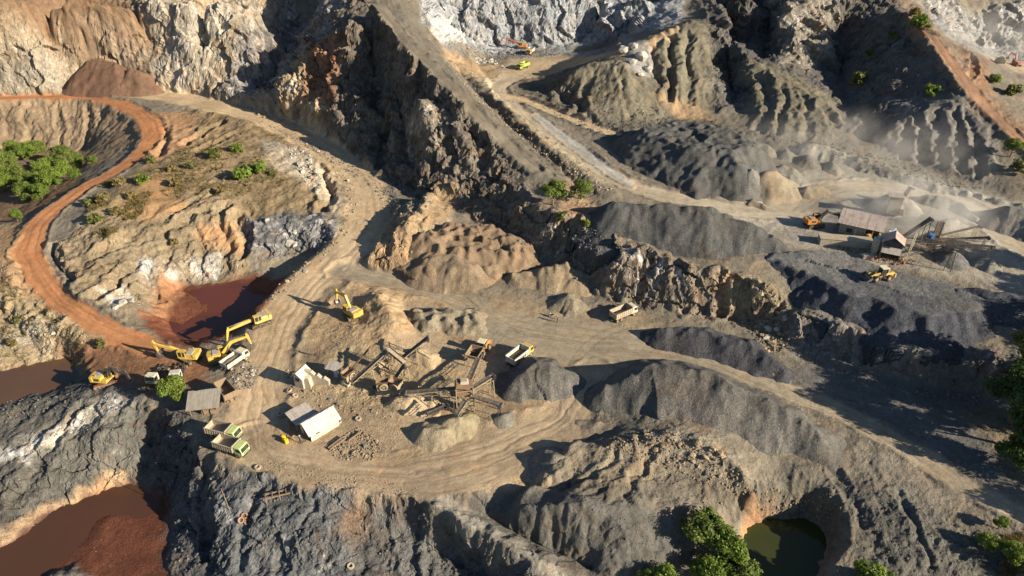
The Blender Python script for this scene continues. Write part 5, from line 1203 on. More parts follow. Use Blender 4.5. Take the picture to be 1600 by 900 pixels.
# ------------------------------------------------------------------ excavators
excavator('yellow excavator with its arm stretched left over the red mud beside the parked truck cabs', at(296,562), D(176), D(150), (6.3,3.7), (5.9,1.3), 'yellow')
excavator('yellow excavator loading the small dump truck, its arm raised to the right', at(347,563), D(22), D(30), (5.6,4.4), (6.1,1.9), 'yellow')
excavator('yellow excavator with pale cab on the lip of the red pit, arm reaching down left', at(407,506), D(219), D(215), (6.7,1.3), (7.5,-1.6), 'dullyellow', 'yellow')
excavator('lone yellow excavator on the tan hump, boom raised and casting a long shadow', at(551,494), D(138), D(120), (4.9,4.2), (5.2,1.5), 'yellow')
excavator('dismantled yellow excavator with a dark bent arm beside the upper pond', at(167,599), D(-8), D(25), (5.0,2.9), (5.5,.8), 'yellow', 'darksteel', under='rustbed')
excavator('orange excavator digging at the foot of the white rock wall in the far pit', at(815,76), D(177), D(175), (6.5,4.4), (7.1,1.3), 'orange', 'red', scale=.95)
excavator('orange-yellow excavator with a black arm beside the long shed of the second crusher', at(1271,353), D(4), D(10), (5.6,2.6), (6.4,.5), 'orange', 'darksteel')
excavator('small red excavator on the far pit floor at the upper right photo edge', at(1586,103), D(100), D(100), (4.6,4.6), (5.6,2.5), 'red', 'red', scale=.75)

# ------------------------------------------------------------------ trucks and loaders
dump_truck('pale green dump truck parked nearer the open workshop shed, upper of a pair', at(349,681), yaw_of((328,677),(372,687)), 'green', 'bedgrey', L=4.0)
dump_truck('pale green dump truck parked at the ledge edge, lower of a pair', at(361,704), yaw_of((340,697),(384,711)), 'green', 'bedgrey', L=4.0)
dump_truck('white-bedded dump truck loaded with soil, beside the loader at the crusher hopper', at(811,563), yaw_of((797,575),(823,555)), 'yellow', 'white', load=.75, slats=True, hb=1.3, L=4.4, signs=2)
dump_truck('dusty dump truck standing alone near the foot of the plateau cliff', at(972,496), yaw_of((958,502),(990,489)), 'cream', 'bedgrey', hb=1.3, L=4.4)
dump_truck('small pale dump truck under the bucket of the loading excavator', at(367,570), yaw_of((356,580),(381,561)), 'cream', 'white', load=.8, L=3.6, hb=.9)
dump_truck('lime green dump truck driving across the far pit floor', at(818,107), yaw_of((826,103),(811,109)), 'lime', 'lime', slats=False, L=4.2)
dump_truck('white and yellow dump truck parked next to the far orange excavator', at(829,84), yaw_of((834,80),(823,87)), 'dullyellow', 'white', slats=False, L=4.0)
dump_truck('dusty truck without a bed, its pale cab facing the camera, left of the leafy tree', at(250,588), D(-95), 'cream', bed=False, L=3.4)
dump_truck('white-cabbed truck half hidden behind the leafy tree', at(281,585), D(-80), 'white', bed=False, L=3.0)
dump_truck('rusty open truck bed standing behind the workshop shed without a cab', at(354,618), yaw_of((362,625),(346,606)), 'bedgrey', 'wood', cab=False, L=4.0, hb=1.35)
wheel_loader('yellow wheel loader on the dark gravel platform facing left', at(1375,436), D(188), 'dullyellow', .5)
wheel_loader('pale-roofed wheel loader tipping into the crusher feed hopper', at(753,551), D(248), 'orange', 1.3)

# ------------------------------------------------------------------ first crusher yard
def end(px, py, z, g=None):
    """world point z metres over the ground whose picture position is (px, py)"""
    q = at(px, py); zz = q.z+z
    for _ in range(3):
        w = P(px, py, zz); zz = drop(w[0], w[1]).z+z
    return Vector(P(px, py, zz))
conveyor('dusty lattice conveyor rising from the jaw crusher to the tan transfer chute', end(550,597,1.2), end(604,548,4.6), .9)
conveyor('dusty lattice conveyor rising from the chute over the tan sand cone', end(626,561,1.8), end(669,527,4.6), .9)
conveyor('short conveyor dropping from the tan transfer chute to the crusher', end(617,592,1.2), end(632,570,3.2), .8, legs=1)
conveyor('long horizontal conveyor with cross bars leading to the screen tower', end(634,614,1.8), end(714,607,4.4), .9)
conveyor('steep feed conveyor from the loader hopper down to the screen tower', end(747,560,2.6), end(728,606,5.2), .9, legs=1)
conveyor('discharge conveyor reaching right over the two-lobed grey heap', end(734,609,4.4), end(771,586,4.6), .8, legs=1)
conveyor('dark discharge conveyor reaching right over the dimpled gravel cone', end(736,618,4.0), end(784,633,2.9), .8, 'darksteel', legs=1)
conveyor('short discharge conveyor in front of the screen tower over the olive fan', end(727,626,4.0), end(713,647,3.6), .8, legs=0)
conveyor('dark conveyor section lying on the pale lumpy sand heap', end(668,647,.9), end(700,633,1.0), .8, 'darksteel', legs=0, depth=.5)
# screen tower
q = at(727,638); t = thing('screen_tower', 'dusty steel screen tower where the conveyors meet', 'screening tower', q, D(8))
fr = MB()
for x in (-1.5, 1.5):
    for y in (-1.2, 1.2): fr.beam((x, y, -.5), (x, y, 5.6), .16)
    fr.beam((x, -1.2, .3), (x, 1.2, 3.2), .08)
for z in (1.6, 3.2, 5.0):
    for y in (-1.2, 1.2): fr.beam((-1.6, y, z), (1.6, y, z), .12)
    for x in (-1.5, 1.5): fr.beam((x, -1.3, z), (x, 1.3, z), .12)
fr.beam((-1.5, -1.2, .3), (1.5, -1.2, 3), .08); fr.beam((1.5, -1.2, .3), (-1.5, -1.2, 3), .08); fr.build('frame', M['dustframe'], t)
for z, dz in ((5.15, .2), (3.5, .15)):
    MB().box((0, 0, z+.5), (3.0, 2.0, .8), pitch=.2, top=(1, .95)).build('screen_deck', M['rust'], t)
dk = MB().box((-2.1, 0, 3.3), (1.0, 2.8, .08)).build('walkway', M['dustframe'], t)
rl = MB()
for y in (-1.4, 0, 1.4): rl.beam((-2.55, y, 3.3), (-2.55, y, 4.3), .05)
rl.beam((-2.55, -1.4, 4.3), (-2.55, 1.4, 4.3), .05).beam((-2.55, -1.4, 3.85), (-2.55, 1.4, 3.85), .04).build('railing', M['dustframe'], dk)
MB().cyl((.9, 1.2, 4.9), (.9, 1.55, 4.9), .55, 14).build('flywheel', M['dustframe'], t)
MB().box((0, 0, 6.35), (1.6, 1.4, .5), top=(.7, .7)).build('cover', M['bedgrey'], t)
# feed hopper by the loader
q = at(742,566); t = thing('feed_hopper', 'dusty feed hopper at the head of the steep conveyor', 'hopper', q, D(70))
MB().add([(-1.8,-1.4,2.7),(1.8,-1.4,2.7),(1.8,1.4,2.7),(-1.8,1.4,2.7),(-.5,-.4,1.2),(.5,-.4,1.2),(.5,.4,1.2),(-.5,.4,1.2)], [(0,1,5,4),(1,2,6,5),(2,3,7,6),(3,0,4,7)]).build('bin', M['rust'], t)
fr = MB()
for x in (-1.7, 1.7):
    for y in (-1.3, 1.3): fr.beam((x, y, -.4), (x, y, 2.75), .14)
for y in (-1.3, 1.3): fr.beam((-1.8, y, 2.7), (1.8, y, 2.7), .16)
for x in (-1.7, 1.7): fr.beam((x, -1.4, 2.7), (x, 1.4, 2.7), .16)
fr.build('frame', M['dustframe'], t)
# transfer chute: long tan plate box on legs
a, b = end(606,545,4.4), end(632,566,3.6)
t = thing('transfer_chute', 'tan steel transfer chute plate between the two crusher conveyors', 'chute', a)
u = b-a; MB().beam((0, 0, 0), u, 1.0, .12).build('plate', M['bedgrey'], t)
s = Vector((-u.y, u.x, 0)).normalized()*.5; MB().beam(s, u+s, .08, .5).beam(-s, u-s, .08, .5).build('side_rail', M['rust'], t)
lg = MB()
for k in (.08, .92):
    for e in (-1, 1):
        p = u*k+s*e; g = drop(a.x+p.x, a.y+p.y).z-a.z; lg.beam(p, (p.x, p.y, g-.2), .12)
lg.build('legs', M['dustframe'], t)
# jaw crushers with fly wheels
def crusher(px, py, yaw, label):
    t = thing('jaw_crusher', label, 'jaw crusher', at(px, py), yaw, 'jaw crushers of the yard')
    MB().box((0, 0, .25), (2.6, 1.8, .5)).build('base', M['concrete'], t)
    MB().box((0, 0, 1.2), (1.8, 1.3, 1.4), top=(1.15, 1)).build('body', M['dustframe'], t, bevel=.06)
    for y in (-.85, .85):
        w = MB().ring((.3, y, 1.5), (0, 1, 0), .8, .55, .25, 16).cyl((.3, y-.1, 1.5), (.3, y+.1, 1.5), .16, 8)
        for i in range(5): w.beam((.3, y, 1.5), (.3+.6*math.cos(i*1.257), y, 1.5+.6*math.sin(i*1.257)), .1)
        w.build('flywheel', M['dustframe'], t)
    MB().box((-1.4, .3, .85), (.8, .6, .6)).build('motor', M['darksteel'], t, bevel=.05)
    MB().add([(-1.0,-.8,2.6),(1.3,-.8,2.6),(1.3,.8,2.6),(-1.0,.8,2.6),(-.7,-.5,1.9),(.9,-.5,1.9),(.9,.5,1.9),(-.7,.5,1.9)], [(0,1,5,4),(1,2,6,5),(2,3,7,6),(3,0,4,7)]).build('mouth', M['rust'], t)
crusher(545,597,D(60),'jaw crusher at the foot of the left conveyor, big wheel on its side')
crusher(598,611,D(10),'jaw crusher with round flywheel left of the long horizontal conveyor')
crusher(619,611,D(-25),'smaller crusher at the start of the long horizontal conveyor')
# frame of beams leaning on the sand near the crusher
q = at(566,568); t = thing('steel_chute', 'dark rail of a chute leaning on the tan sand slope by the jaw crusher', 'chute', q, D(52))
MB().beam((-2.6, 0, .3), (2.6, 0, 2.6), .35, .2).build('rail', M['rust'], t); MB().beam((-2.4, .3, .2), (-2.4, .3, 1), .1).beam((2.0, 0, 2.2), (2.0, .3, -.4), .1).build('post', M['rust'], t)

# ------------------------------------------------------------------ sheds of the first yard
def wall(mb, p, q, h0, h1, th=.12, z0=-.4):
    """upright wall from p to q (x, y) with top heights h0, h1"""
    p, q = Vector((*p, 0)), Vector((*q, 0)); n = Vector((-(q-p).y, (q-p).x, 0)).normalized()*th/2
    vs = [p-n+Vector((0,0,z0)), q-n+Vector((0,0,z0)), q+n+Vector((0,0,z0)), p+n+Vector((0,0,z0)), p-n+Vector((0,0,h0)), q-n+Vector((0,0,h1)), q+n+Vector((0,0,h1)), p+n+Vector((0,0,h0))]
    return mb.add(vs, [(3,2,1,0),(4,5,6,7),(0,1,5,4),(1,2,6,5),(2,3,7,6),(3,0,4,7)])
def slab(a, b, c, d, th=.06):
    n = (Vector(b)-Vector(a)).cross(Vector(d)-Vector(a)).normalized()*th
    vs = [Vector(x) for x in (a, b, c, d)]+[Vector(x)-n for x in (a, b, c, d)]
    return MB().add(vs, [(0,1,2,3),(7,6,5,4),(0,4,5,1),(1,5,6,2),(2,6,7,3),(3,7,4,0)])
def sheets(parent, a, b, c, d, n, mat, gap=.02):
    """roof plane a-b-c-d laid as n separate corrugated sheets from edge a-d to edge b-c"""
    a, b, c, d = map(Vector, (a, b, c, d)); rnd = random.Random(n)
    for i in range(n):
        f0, f1 = i/n, (i+1)/n+gap; up = (b-a).cross(d-a).normalized()*(.02*(i % 2)+rnd.uniform(0, .015)); ext = (d-a).normalized()*rnd.uniform(-.12, .12)
        slab(a.lerp(b, f0)+up, a.lerp(b, f1)+up, d.lerp(c, f1)+up+ext, d.lerp(c, f0)+up+ext, .05).build('roof_sheet', mat, parent)
# white-roofed hut: long axis runs up-right in the photo
q = at(487,690); yw = yaw_of((483,692),(524,668))
t = thing('shed', 'white corrugated shed with a small window hole and an open dark end', 'shed', q, yw)
Ls, Ws = 5.4, 3.3
wl = MB(); wall(wl, (0, 0), (Ls, 0), 2.1, 2.1); wall(wl, (Ls, 0), (Ls, Ws), 2.1, 2.1); wall(wl, (Ls, Ws), (0, Ws), 2.1, 2.1); wall(wl, (0, 2.4), (0, Ws), 2.6, 2.1); wl.build('wall', M['plaster'], t)
MB().box((-.0, 1.25, .9), (.1, 1.1, 2.2)).build('doorway_board', M['rust'], t)
e1 = MB().add([(0,-.05,2.1),(0,Ws+.05,2.1),(0,Ws/2,3.2),(.1,-.05,2.1),(.1,Ws+.05,2.1),(.1,Ws/2,3.2)], [(0,1,2),(5,4,3),(0,3,4,1),(1,4,5,2),(2,5,3,0)]); e1.build('gable', M['plaster'], t)
e2 = MB().add([(Ls-.1,-.05,2.1),(Ls-.1,Ws+.05,2.1),(Ls-.1,Ws/2,3.2),(Ls,-.05,2.1),(Ls,Ws+.05,2.1),(Ls,Ws/2,3.2)], [(0,1,2),(5,4,3),(0,3,4,1),(1,4,5,2),(2,5,3,0)]); e2.build('gable', M['plaster'], t)
sheets(t, (-.5,-.55,1.75), (Ls+.3,-.55,1.75), (Ls+.3,Ws/2,3.35), (-.5,Ws/2,3.35), 7, M['sheet'])
sheets(t, (Ls+.3,Ws+.5,1.8), (-.5,Ws+.5,1.8), (-.5,Ws/2,3.35), (Ls+.3,Ws/2,3.35), 7, M['sheet'])
wn_ = MB().box((1.35, -.07, 1.25), (.75, .06, .45)).build('window', M['black'], t); MB().box((1.35, -.09, 1.5), (.85, .06, .06)).box((1.35, -.09, 1.0), (.85, .06, .06)).build('frame', M['plaster'], wn_)
q2 = at(463,672); t = thing('lean_to', 'dark grey corrugated lean-to roof behind the white shed', 'lean-to', q2, yw)
for x in (0, 3.4):
    for y in (-.4, 2.2): MB().beam((x, y, -.4), (x, y, 2.0+y*.12), .12).build('post', M['wood'], t)
sheets(t, (-.3,-.7,1.95), (3.8,-.7,1.95), (3.8,2.6,2.4), (-.3,2.6,2.4), 5, M['greysheet'])
# control hut on the concrete ramp
q = at(474,600); t = thing('hut', 'tall pale hut with a steep gable roof on a concrete wall beside the ramp', 'hut', q, D(-22))
wl = MB(); wall(wl, (-.95, -1.1), (.95, -1.1), 2.6, 2.6); wall(wl, (.95, -1.1), (.95, 1.1), 2.6, 2.6); wall(wl, (-.95, 1.1), (.95, 1.1), 2.6, 2.6); wall(wl, (-.95, -1.1), (-.95, 1.1), 2.6, 2.6); wl.build('wall', M['plaster'], t)
MB().add([(-.95,-1.16,2.6),(.95,-1.16,2.6),(0,-1.16,3.5),(-.95,-1.1,2.6),(.95,-1.1,2.6),(0,-1.1,3.5)], [(0,1,2),(5,4,3),(0,3,4,1),(1,4,5,2),(2,5,3,0)]).build('gable', M['plaster'], t)
sheets(t, (0,-1.5,3.6), (0,1.5,3.6), (1.35,1.5,2.35), (1.35,-1.5,2.35), 3, M['cream']); sheets(t, (-1.35,-1.5,2.35), (-1.35,1.5,2.35), (0,1.5,3.6), (0,-1.5,3.6), 3, M['greysheet'])  # light put into roof colour: sunlit right plane cream, shaded left plane grey
MB().box((-.1, -1.18, 1.9), (.9, .06, .7)).build('window', M['glass'], t)
q = at(487,602); t = thing('ramp_wall', 'broken tan concrete ramp wall beside the tall pale hut', 'wall', q, D(-12))
MB().prism([(-1.2,-.5),(1.9,-.5),(3.4,.3),(3.5,1.3),(2.6,2.0),(2.1,1.7),(1.4,2.5),(.8,2.3),(.2,3.0),(-1.2,3.2)], .2, .9).build('wall', M['concrete'], t)
MB().prism([(-.8,-.5),(.4,-.5),(.1,2.2),(-.8,2.6)], -.9, .2).build('buttress', M['concrete'], t)
q = at(524,584); t = thing('pump_shelter', 'low grey-roofed shelter with a blue and white cloth by the crusher', 'shelter', q, D(-15))
for x in (-1, 1):
    for y in (-.8, .8): MB().beam((x, y, -.3), (x, y, 1.8), .1).build('post', M['wood'], t)
sheets(t, (-1.4,-1.1,1.75), (1.4,-1.1,1.75), (1.4,1.1,2.1), (-1.4,1.1,2.1), 3, M['greysheet']); MB().box((.7, -.98, .85), (.7, .06, 1.5)).build('cloth', M['tarp'], t)
# open workshop shed
q = at(322,640); yw = yaw_of((306,640),(346,634))
t = thing('workshop_shed', 'open workshop shed with a sloping dull sheet roof on posts beside the leafy tree', 'shed', q, yw)
for x in (-2.2, 0, 2.2):
    for y, h in ((-1.3, 1.75), (1.6, 2.75)): MB().beam((x, y, -.5), (x, y, h), .14).build('post', M['wood'], t)
sheets(t, (-2.75,-1.8,1.65), (2.75,-1.8,1.65), (2.75,2.0,2.95), (-2.75,2.0,2.95), 6, M['dullsheet'])
MB().box((1.6, -1.2, .45), (1.0, .5, .9)).box((.2, -.9, .4), (1.3, .6, .8)).build('work_bench', M['wood'], t)
wl = MB(); wall(wl, (-2.3, 1.65), (2.3, 1.65), 2.6, 2.6, .06); wl.build('back_wall', M['wood'], t)
q = at(300,637); t = thing('motorcycle', 'red motorcycle parked at the left end of the workshop shed', 'motorcycle', q, D(70))
for x in (-.6, .6): MB().ring((x, 0, .3), (0, 1, 0), .3, .2, .1, 12).build('wheel', M['tyre'], t)
MB().box((0, 0, .6), (.9, .3, .35), top=(.8, .8)).box((.45, 0, .75), (.3, .35, .4)).build('body', M['red'], t, bevel=.05); MB().box((-.25, 0, .85), (.7, .28, .1)).build('seat', M['black'], t); MB().beam((.5, -.35, 1.05), (.5, .35, 1.05), .05).build('handlebar', M['darksteel'], t)
q = at(862,496); t = thing('motorcycle', 'dark motorcycle standing in the open yard beside the lone worker', 'motorcycle', q, D(140))
for x in (-.6, .6): MB().ring((x, 0, .3), (0, 1, 0), .3, .2, .1, 12).build('wheel', M['tyre'], t)
MB().box((0, 0, .6), (.9, .3, .35), top=(.8, .8)).box((.45, 0, .75), (.3, .35, .4)).build('body', M['white'], t, bevel=.05); MB().box((-.25, 0, .85), (.7, .28, .1)).build('seat', M['black'], t); MB().beam((.5, -.35, 1.05), (.5, .35, 1.05), .05).build('handlebar', M['darksteel'], t)
# barrels, tyres, pole, timber
for i, (x, y, lab) in enumerate(((444,687,'yellow barrel standing farther from the camera in front of the white shed'), (448,692,'yellow barrel standing nearer the camera in front of the white shed'))):
    t = thing('barrel', lab, 'barrel', at(x, y), 0, 'yellow barrels')
    MB().cyl((0, 0, 0), (0, 0, .9), .32, 14).build('drum', M['barrel'], t)
    for z in (.3, .6): MB().ring((0, 0, z), (0, 0, 1), .345, .31, .06, 14).build('hoop', M['barrel'], t)
    MB().cyl((.15, .1, .9), (.15, .1, .93), .05, 8).build('bung', M['darksteel'], t)
TY = [(382,806,0,'top tyre of the reddish tyre heap below the pole'),(376,813,0,'left tyre of the reddish tyre heap below the pole'),(387,816,0,'right tyre of the reddish tyre heap below the pole'),(461,619,1,'old tyre lying alone on the ground left of the ramp wall'),(403,731,1,'old tyre lying at the road edge above the timber trestle'),(529,660,1,'tyre lying by the right end of the white shed'),(452,611,1,'tyre lying beside the pale hut, farther left than its neighbour'),(437,648,1,'tyre at the road edge left of the lean-to roof'),(560,655,1,'tyre half buried behind the rubble right of the white shed'),(548,885,1,'pale tyre lying near the bottom photo edge')]
for x, y, fl, lab in TY:
    q, n = drop_n(*at(x, y)[:2]); o = MB().ring((0, 0, .15), (0, 0, 1), .55, .28, .3, 18).build('tyre', M['rustbed' if not fl else 'bedgrey'])
    o.location = q; o.rotation_euler = Vector((0, 0, 1)).rotation_difference(n).to_euler(); tag(o, lab, 'tyre', 'old tyres lying about')
q = at(359,797); t = thing('pole', 'thin wooden pole standing alone on the dark rock edge', 'pole', q, 0); MB().cyl((0, 0, -.5), (-.25, 0, 5.0), .07, 6, .05).build('post', M['wood'], t)
q = at(443,775); t = thing('timber_trestle', 'low timber trestle of two long beams on short posts, lying across the rock', 'trestle', q, yaw_of((424,779),(462,757)))
for y in (-.45, .45): MB().beam((-2.9, y, .8), (2.9, y, .8), .16, .2).build('beam', M['wood'], t)
for i in range(6):
    x = -2.6+i*1.04; MB().beam((x, -.6, .93), (x, .6, .93), .12).build('crosspiece', M['wood'], t)
    if i % 2 == 0:
        for y in (-.45, .45): MB().beam((x, y, .7), (x, y, -.7), .12).build('post', M['wood'], t)
for i, (x0, y0, x1, y1, lab) in enumerate(((513,702,537,685,'dark timber beam in the rubble right of the white shed, leftmost'),(516,704,541,687,'dark timber beam in the rubble right of the white shed, next to the leftmost'),(545,690,566,676,'short beam lying on the rubble heap near the yard road'),(462,648,440,655,'weathered plank on the ground left of the white shed'))):
    a, b = at(x0, y0)+Vector((0, 0, .3)), at(x1, y1)+Vector((0, 0, .45)); o = MB().beam((0, 0, 0), b-a, .22, .2).build('timber_beam', M['wood']); o.location = a; tag(o, lab, 'beam', 'loose timber in the yard')
# workers
person('worker standing alone in the open yard beside the dark motorcycle', at(871,504), D(150), 'cloth_dark', hat='hat')
person('worker in dark clothes behind the lone dump truck near the cliff', at(958,484), D(0), 'cloth_dark', pose='walk')
person('worker in a red shirt between the two yellow excavators', at(326,560), D(60), 'cloth_red')
person('worker in a red shirt beside the ramp near the tan road', at(498,556), D(200), 'cloth_red')
person('worker in dark trousers near the left corner of the white shed', at(470,692), D(250), 'cloth_blue', hat='hat')

# ------------------------------------------------------------------ second crusher on the plateau
q = at(1309,364); yw = yaw_of((1309,364),(1361,376))
t = thing('long_shed', 'long shed with a rust-streaked corrugated roof beside the second crusher', 'shed', q, yw)
LL, WW = 8.6, 4.4
wl = MB(); wall(wl, (0, 0), (5.2, 0), 2.9, 2.9); wall(wl, (0, WW), (LL, WW), 4.2, 4.2); wall(wl, (0, 0), (0, WW), 2.9, 4.2); wl.build('wall', M['concrete'], t)
wl = MB(); wall(wl, (LL, 0), (LL, WW), 2.9, 4.2); wl.build('end_wall', M['plaster'], t)
for x in (5.4, 7.0, 8.4): MB().beam((x, 0, -.4), (x, 0, 2.9), .2).build('post', M['cream'], t)
sheets(t, (-.6,-.6,2.8), (LL+.4,-.6,2.8), (LL+.4,WW+.4,4.4), (-.6,WW+.4,4.4), 11, M['rustsheet'])
MB().box((2.2, -.09, 1.3), (1.2, .06, 1.0)).build('window', M['black'], t); MB().box((3.5, -.1, 1.0), (.35, .1, 1.9)).build('door_post', M['cream'], t)
tk = thing('fuel_tank', 'yellow upright tank under the open end of the long shed', 'tank', q+Matrix.Rotation(yw, 3, 'Z') @ Vector((6.3, -.7, 0)), yw)
MB().cyl((0, 0, 0), (0, 0, 1.7), .6, 16).build('drum', M['orange'], tk); MB().cyl((0, 0, 1.7), (0, 0, 1.9), .5, 16, .2).build('lid', M['yellow'], tk)
q = at(1323,386); yw = yaw_of((1291,378),(1360,384))
t = thing('retaining_wall', 'long pale concrete retaining wall below the long shed', 'wall', q, yw)
MB().box((-.3, 1.2, -.2), (11.2, 2.6, 3.6)).build('wall', M['concrete'], t, bevel=.05); MB().box((-.3, 1.2, 1.66), (11.4, 2.8, .14)).build('coping', M['bedgrey'], t)
q = at(1380,384); t = thing('lean_to', 'lean-to with blue and white tarpaulins at the right end of the long shed', 'lean-to', at(1377,372), D(-20))
for x in (-1.2, 1.6): MB().beam((x, -.8, -.4), (x, -.8, 3), .12).build('post', M['wood'], t)
slab((-1.6,-1.1,3.0), (2.0,-1.1,3.1), (1.8,1.9,3.9), (-1.6,1.9,3.8)).build('roof_sheet', M['dullsheet'], t); slab((1.0,-1.5,2.2), (2.6,-1.2,2.3), (2.3,-.2,3.1), (.9,-.2,3.1)).build('tarpaulin', M['tarp'], t)
q = at(1388,404); yw = D(-28)
t = thing('crusher_house', 'small house with a pink weathered roof and a dark open front at the second crusher', 'house', q, yw)
wl = MB(); wall(wl, (-1.9, -.2), (-1.9, 3.2), 4.0, 4.0); wall(wl, (1.9, -.2), (1.9, 3.2), 4.0, 4.0); wall(wl, (-1.9, 3.2), (1.9, 3.2), 4.0, 4.0); wl.build('wall', M['concrete'], t)
MB().add([(-1.9,-.2,2.3),(1.9,-.2,2.3),(1.9,-.2,4.0),(0,-.2,5.2),(-1.9,-.2,4.0),(-1.9,-.1,2.3),(1.9,-.1,2.3),(1.9,-.1,4.0),(0,-.1,5.2),(-1.9,-.1,4.0)], [(0,1,2,3,4),(9,8,7,6,5),(0,5,6,1),(1,6,7,2),(2,7,8,3),(3,8,9,4),(4,9,5,0)]).build('front_panel', M['cloth_dark'], t)
sheets(t, (0,-.6,5.3), (0,3.5,5.3), (2.3,3.5,3.8), (2.3,-.6,3.8), 4, M['pinksheet']); sheets(t, (-2.3,-.6,3.8), (-2.3,3.5,3.8), (0,3.5,5.3), (0,-.6,5.3), 4, M['pinksheet'])
slab((-1.9,-2.2,2.2), (1.9,-2.2,2.2), (1.9,-.25,2.9), (-1.9,-.25,2.9)).build('awning', M['greysheet'], t)
for x in (-1.8, 1.8): MB().beam((x, -2.1, -.4), (x, -2.1, 2.2), .12).build('post', M['wood'], t)
q = at(1365,396); t = thing('concrete_pier', 'stepped pale concrete pier between the retaining wall and the small house', 'pier', q, D(-15)); MB().box((0, .6, 1.3), (1.1, 1.6, 4.4)).box((.9, 1.2, 2.3), (1.6, 1.2, 3.8), top=(.7, .9)).build('pier', M['plaster'], t)
q = at(1394,330); t = thing('hopper_tower', 'tall dusty concrete hopper at the foot of the tall feed conveyor', 'hopper', q, D(-20))
MB().box((0, 0, 1.8), (2.6, 2.4, 4.6), top=(1.05, 1)).build('wall', M['plaster'], t); MB().box((-.3, -.2, 4.25), (3.4, 3.0, .18)).build('roof_sheet', M['greysheet'], t); MB().box((1.7, -1.0, .6), (1.2, 1.0, 1.6), top=(.6, .8)).build('buttress', M['concrete'], t)
G2 = 'belt conveyors of the second crusher'
conveyor('tall feed conveyor rising right from the dusty concrete hopper', end(1399,324,1.2), end(1423,293,4.0), .9, group=G2)
conveyor('long dark conveyor rising right behind the crusher house', end(1413,369,1.8), end(1455,341,5.2), .9, 'darksteel', group=G2)
conveyor('uppermost of the thin conveyors fanning right from the blue motor', end(1466,369,1.6), end(1532,353,3.6), .7, group=G2)
conveyor('middle thin conveyor fanning right from the blue motor', end(1469,374,1.6), end(1546,371,3.6), .7, group=G2)
conveyor('lowest long conveyor with cross bars running right from the blue motor', end(1464,377,2.0), end(1555,386,3.6), .8, 'dustframe', group=G2)
conveyor('short conveyor under the blue motor ending over the dark conical pile', end(1470,384,1.4), end(1494,390,3.6), .7, 'darksteel', group=G2, legs=1)
q = at(1459,378); t = thing('vertical_chute', 'dark upright chute panel at the head of the long dark conveyor', 'chute', q, D(-5)); MB().box((0, 0, 2.4), (1.3, .5, 5.4)).build('panel', M['belt'], t); MB().beam((-.7, -.3, -.4), (-.7, -.3, 5.2), .1).beam((.7, -.3, -.4), (.7, -.3, 5.2), .1).build('frame', M['dustframe'], t)
q = at(1449,392); t = thing('screen_tower', 'low steel screening frame with a blue motor at the second crusher', 'screening tower', q, D(-8))
fr = MB()
for x in (-2.4, 0, 2.4):
    for y in (-1, 1): fr.beam((x, y, -.4), (x, y, 2.6), .12)
for z in (.9, 2.4):
    for y in (-1, 1): fr.beam((-2.5, y, z), (2.5, y, z), .1)
    for x in (-2.4, 0, 2.4): fr.beam((x, -1, z), (x, 1, z), .1)
fr.build('frame', M['rust'], t); MB().box((0, 0, 2.9), (3.2, 1.5, .7), pitch=.15).build('screen_deck', M['darksteel'], t); MB().box((-.2, .2, 3.7), (1.1, .9, .9), top=(.8, .8)).cyl((-.2, -.6, 3.7), (-.2, .9, 3.7), .35, 10).build('motor', M['blue'], t)
MB().box((1.6, -.9, 1.5), (1.2, .7, 1.0)).build('guard', M['white'], t)
for (x, y, lab, h) in ((1416,402,'tall pale pole with a lean right of the small crusher house',6.0),(1421,395,'shorter pale pole behind the tall leaning pole',4.6)):
    t = thing('pole', lab, 'pole', at(x, y), 0); MB().cyl((0, 0, -.4), (.5, .3, h), .09, 6, .06).build('post', M['cream'], t)
person('worker in a white cap under the open end of the long shed', at(1340,368), D(250), 'cloth_blue', hat='hat')
q = at(1355,404); t = thing('water_tank', 'low pink-brown tank in front of the small crusher house', 'tank', q, D(-10)); MB().box((0, 0, .5), (2.2, 1.2, 1.0), top=(.95, .9)).build('tank', M['pinksheet'], t, bevel=.05); MB().box((0, 0, 1.04), (2.3, 1.3, .08)).build('lid', M['bedgrey'], t)
# ------------------------------------------------------------------ trees and shrubs
CM = [crown_mesh('a', 1, 6000, 2.6, 2.3, .15, M['leaf'], nblob=18), crown_mesh('b', 2, 6000, 2.4, 2.7, .15, M['bright'], nblob=18), crown_mesh('c', 3, 5200, 2.5, 2.0, .15, M['leaf'], nblob=15)]
CO = [crown_mesh('d', 4, 4000, 2.3, 2.6, .14, M['olive'], nblob=15), crown_mesh('d2', 14, 5600, 2.7, 2.8, .16, M['darkleaf'], nblob=18)]
CS = [crown_mesh('e', 5, 500, 1.1, .8, .17, M['olive'], nblob=10), crown_mesh('f', 6, 420, 1.0, .7, .16, M['dry'], nblob=10), crown_mesh('g', 7, 600, 1.2, .9, .17, M['bright'], nblob=10)]
TR = [trunk_mesh(1, 2.6, .2, 1.3), trunk_mesh(2, 3.4, .22, 1.2), trunk_mesh(3, 1.0, .08, .5)]
def tree(px, py, s, ci, label, group, cat='tree', tall=0, name='leafy_tree', scrub=False, low=False):
    q = at(px, py)
    if scrub: return plant(name, label, cat, q, ci, TR[2], s*1.9, random.uniform(0, 6.28), group, .4)
    return plant(name, label, cat, q, ci, TR[1 if tall else 2 if low else 0], s, random.uniform(0, 6.28), group, 3.6 if tall else 1.5 if low else 2.2)
G = 'bushy trees in the hollow beside the red road'
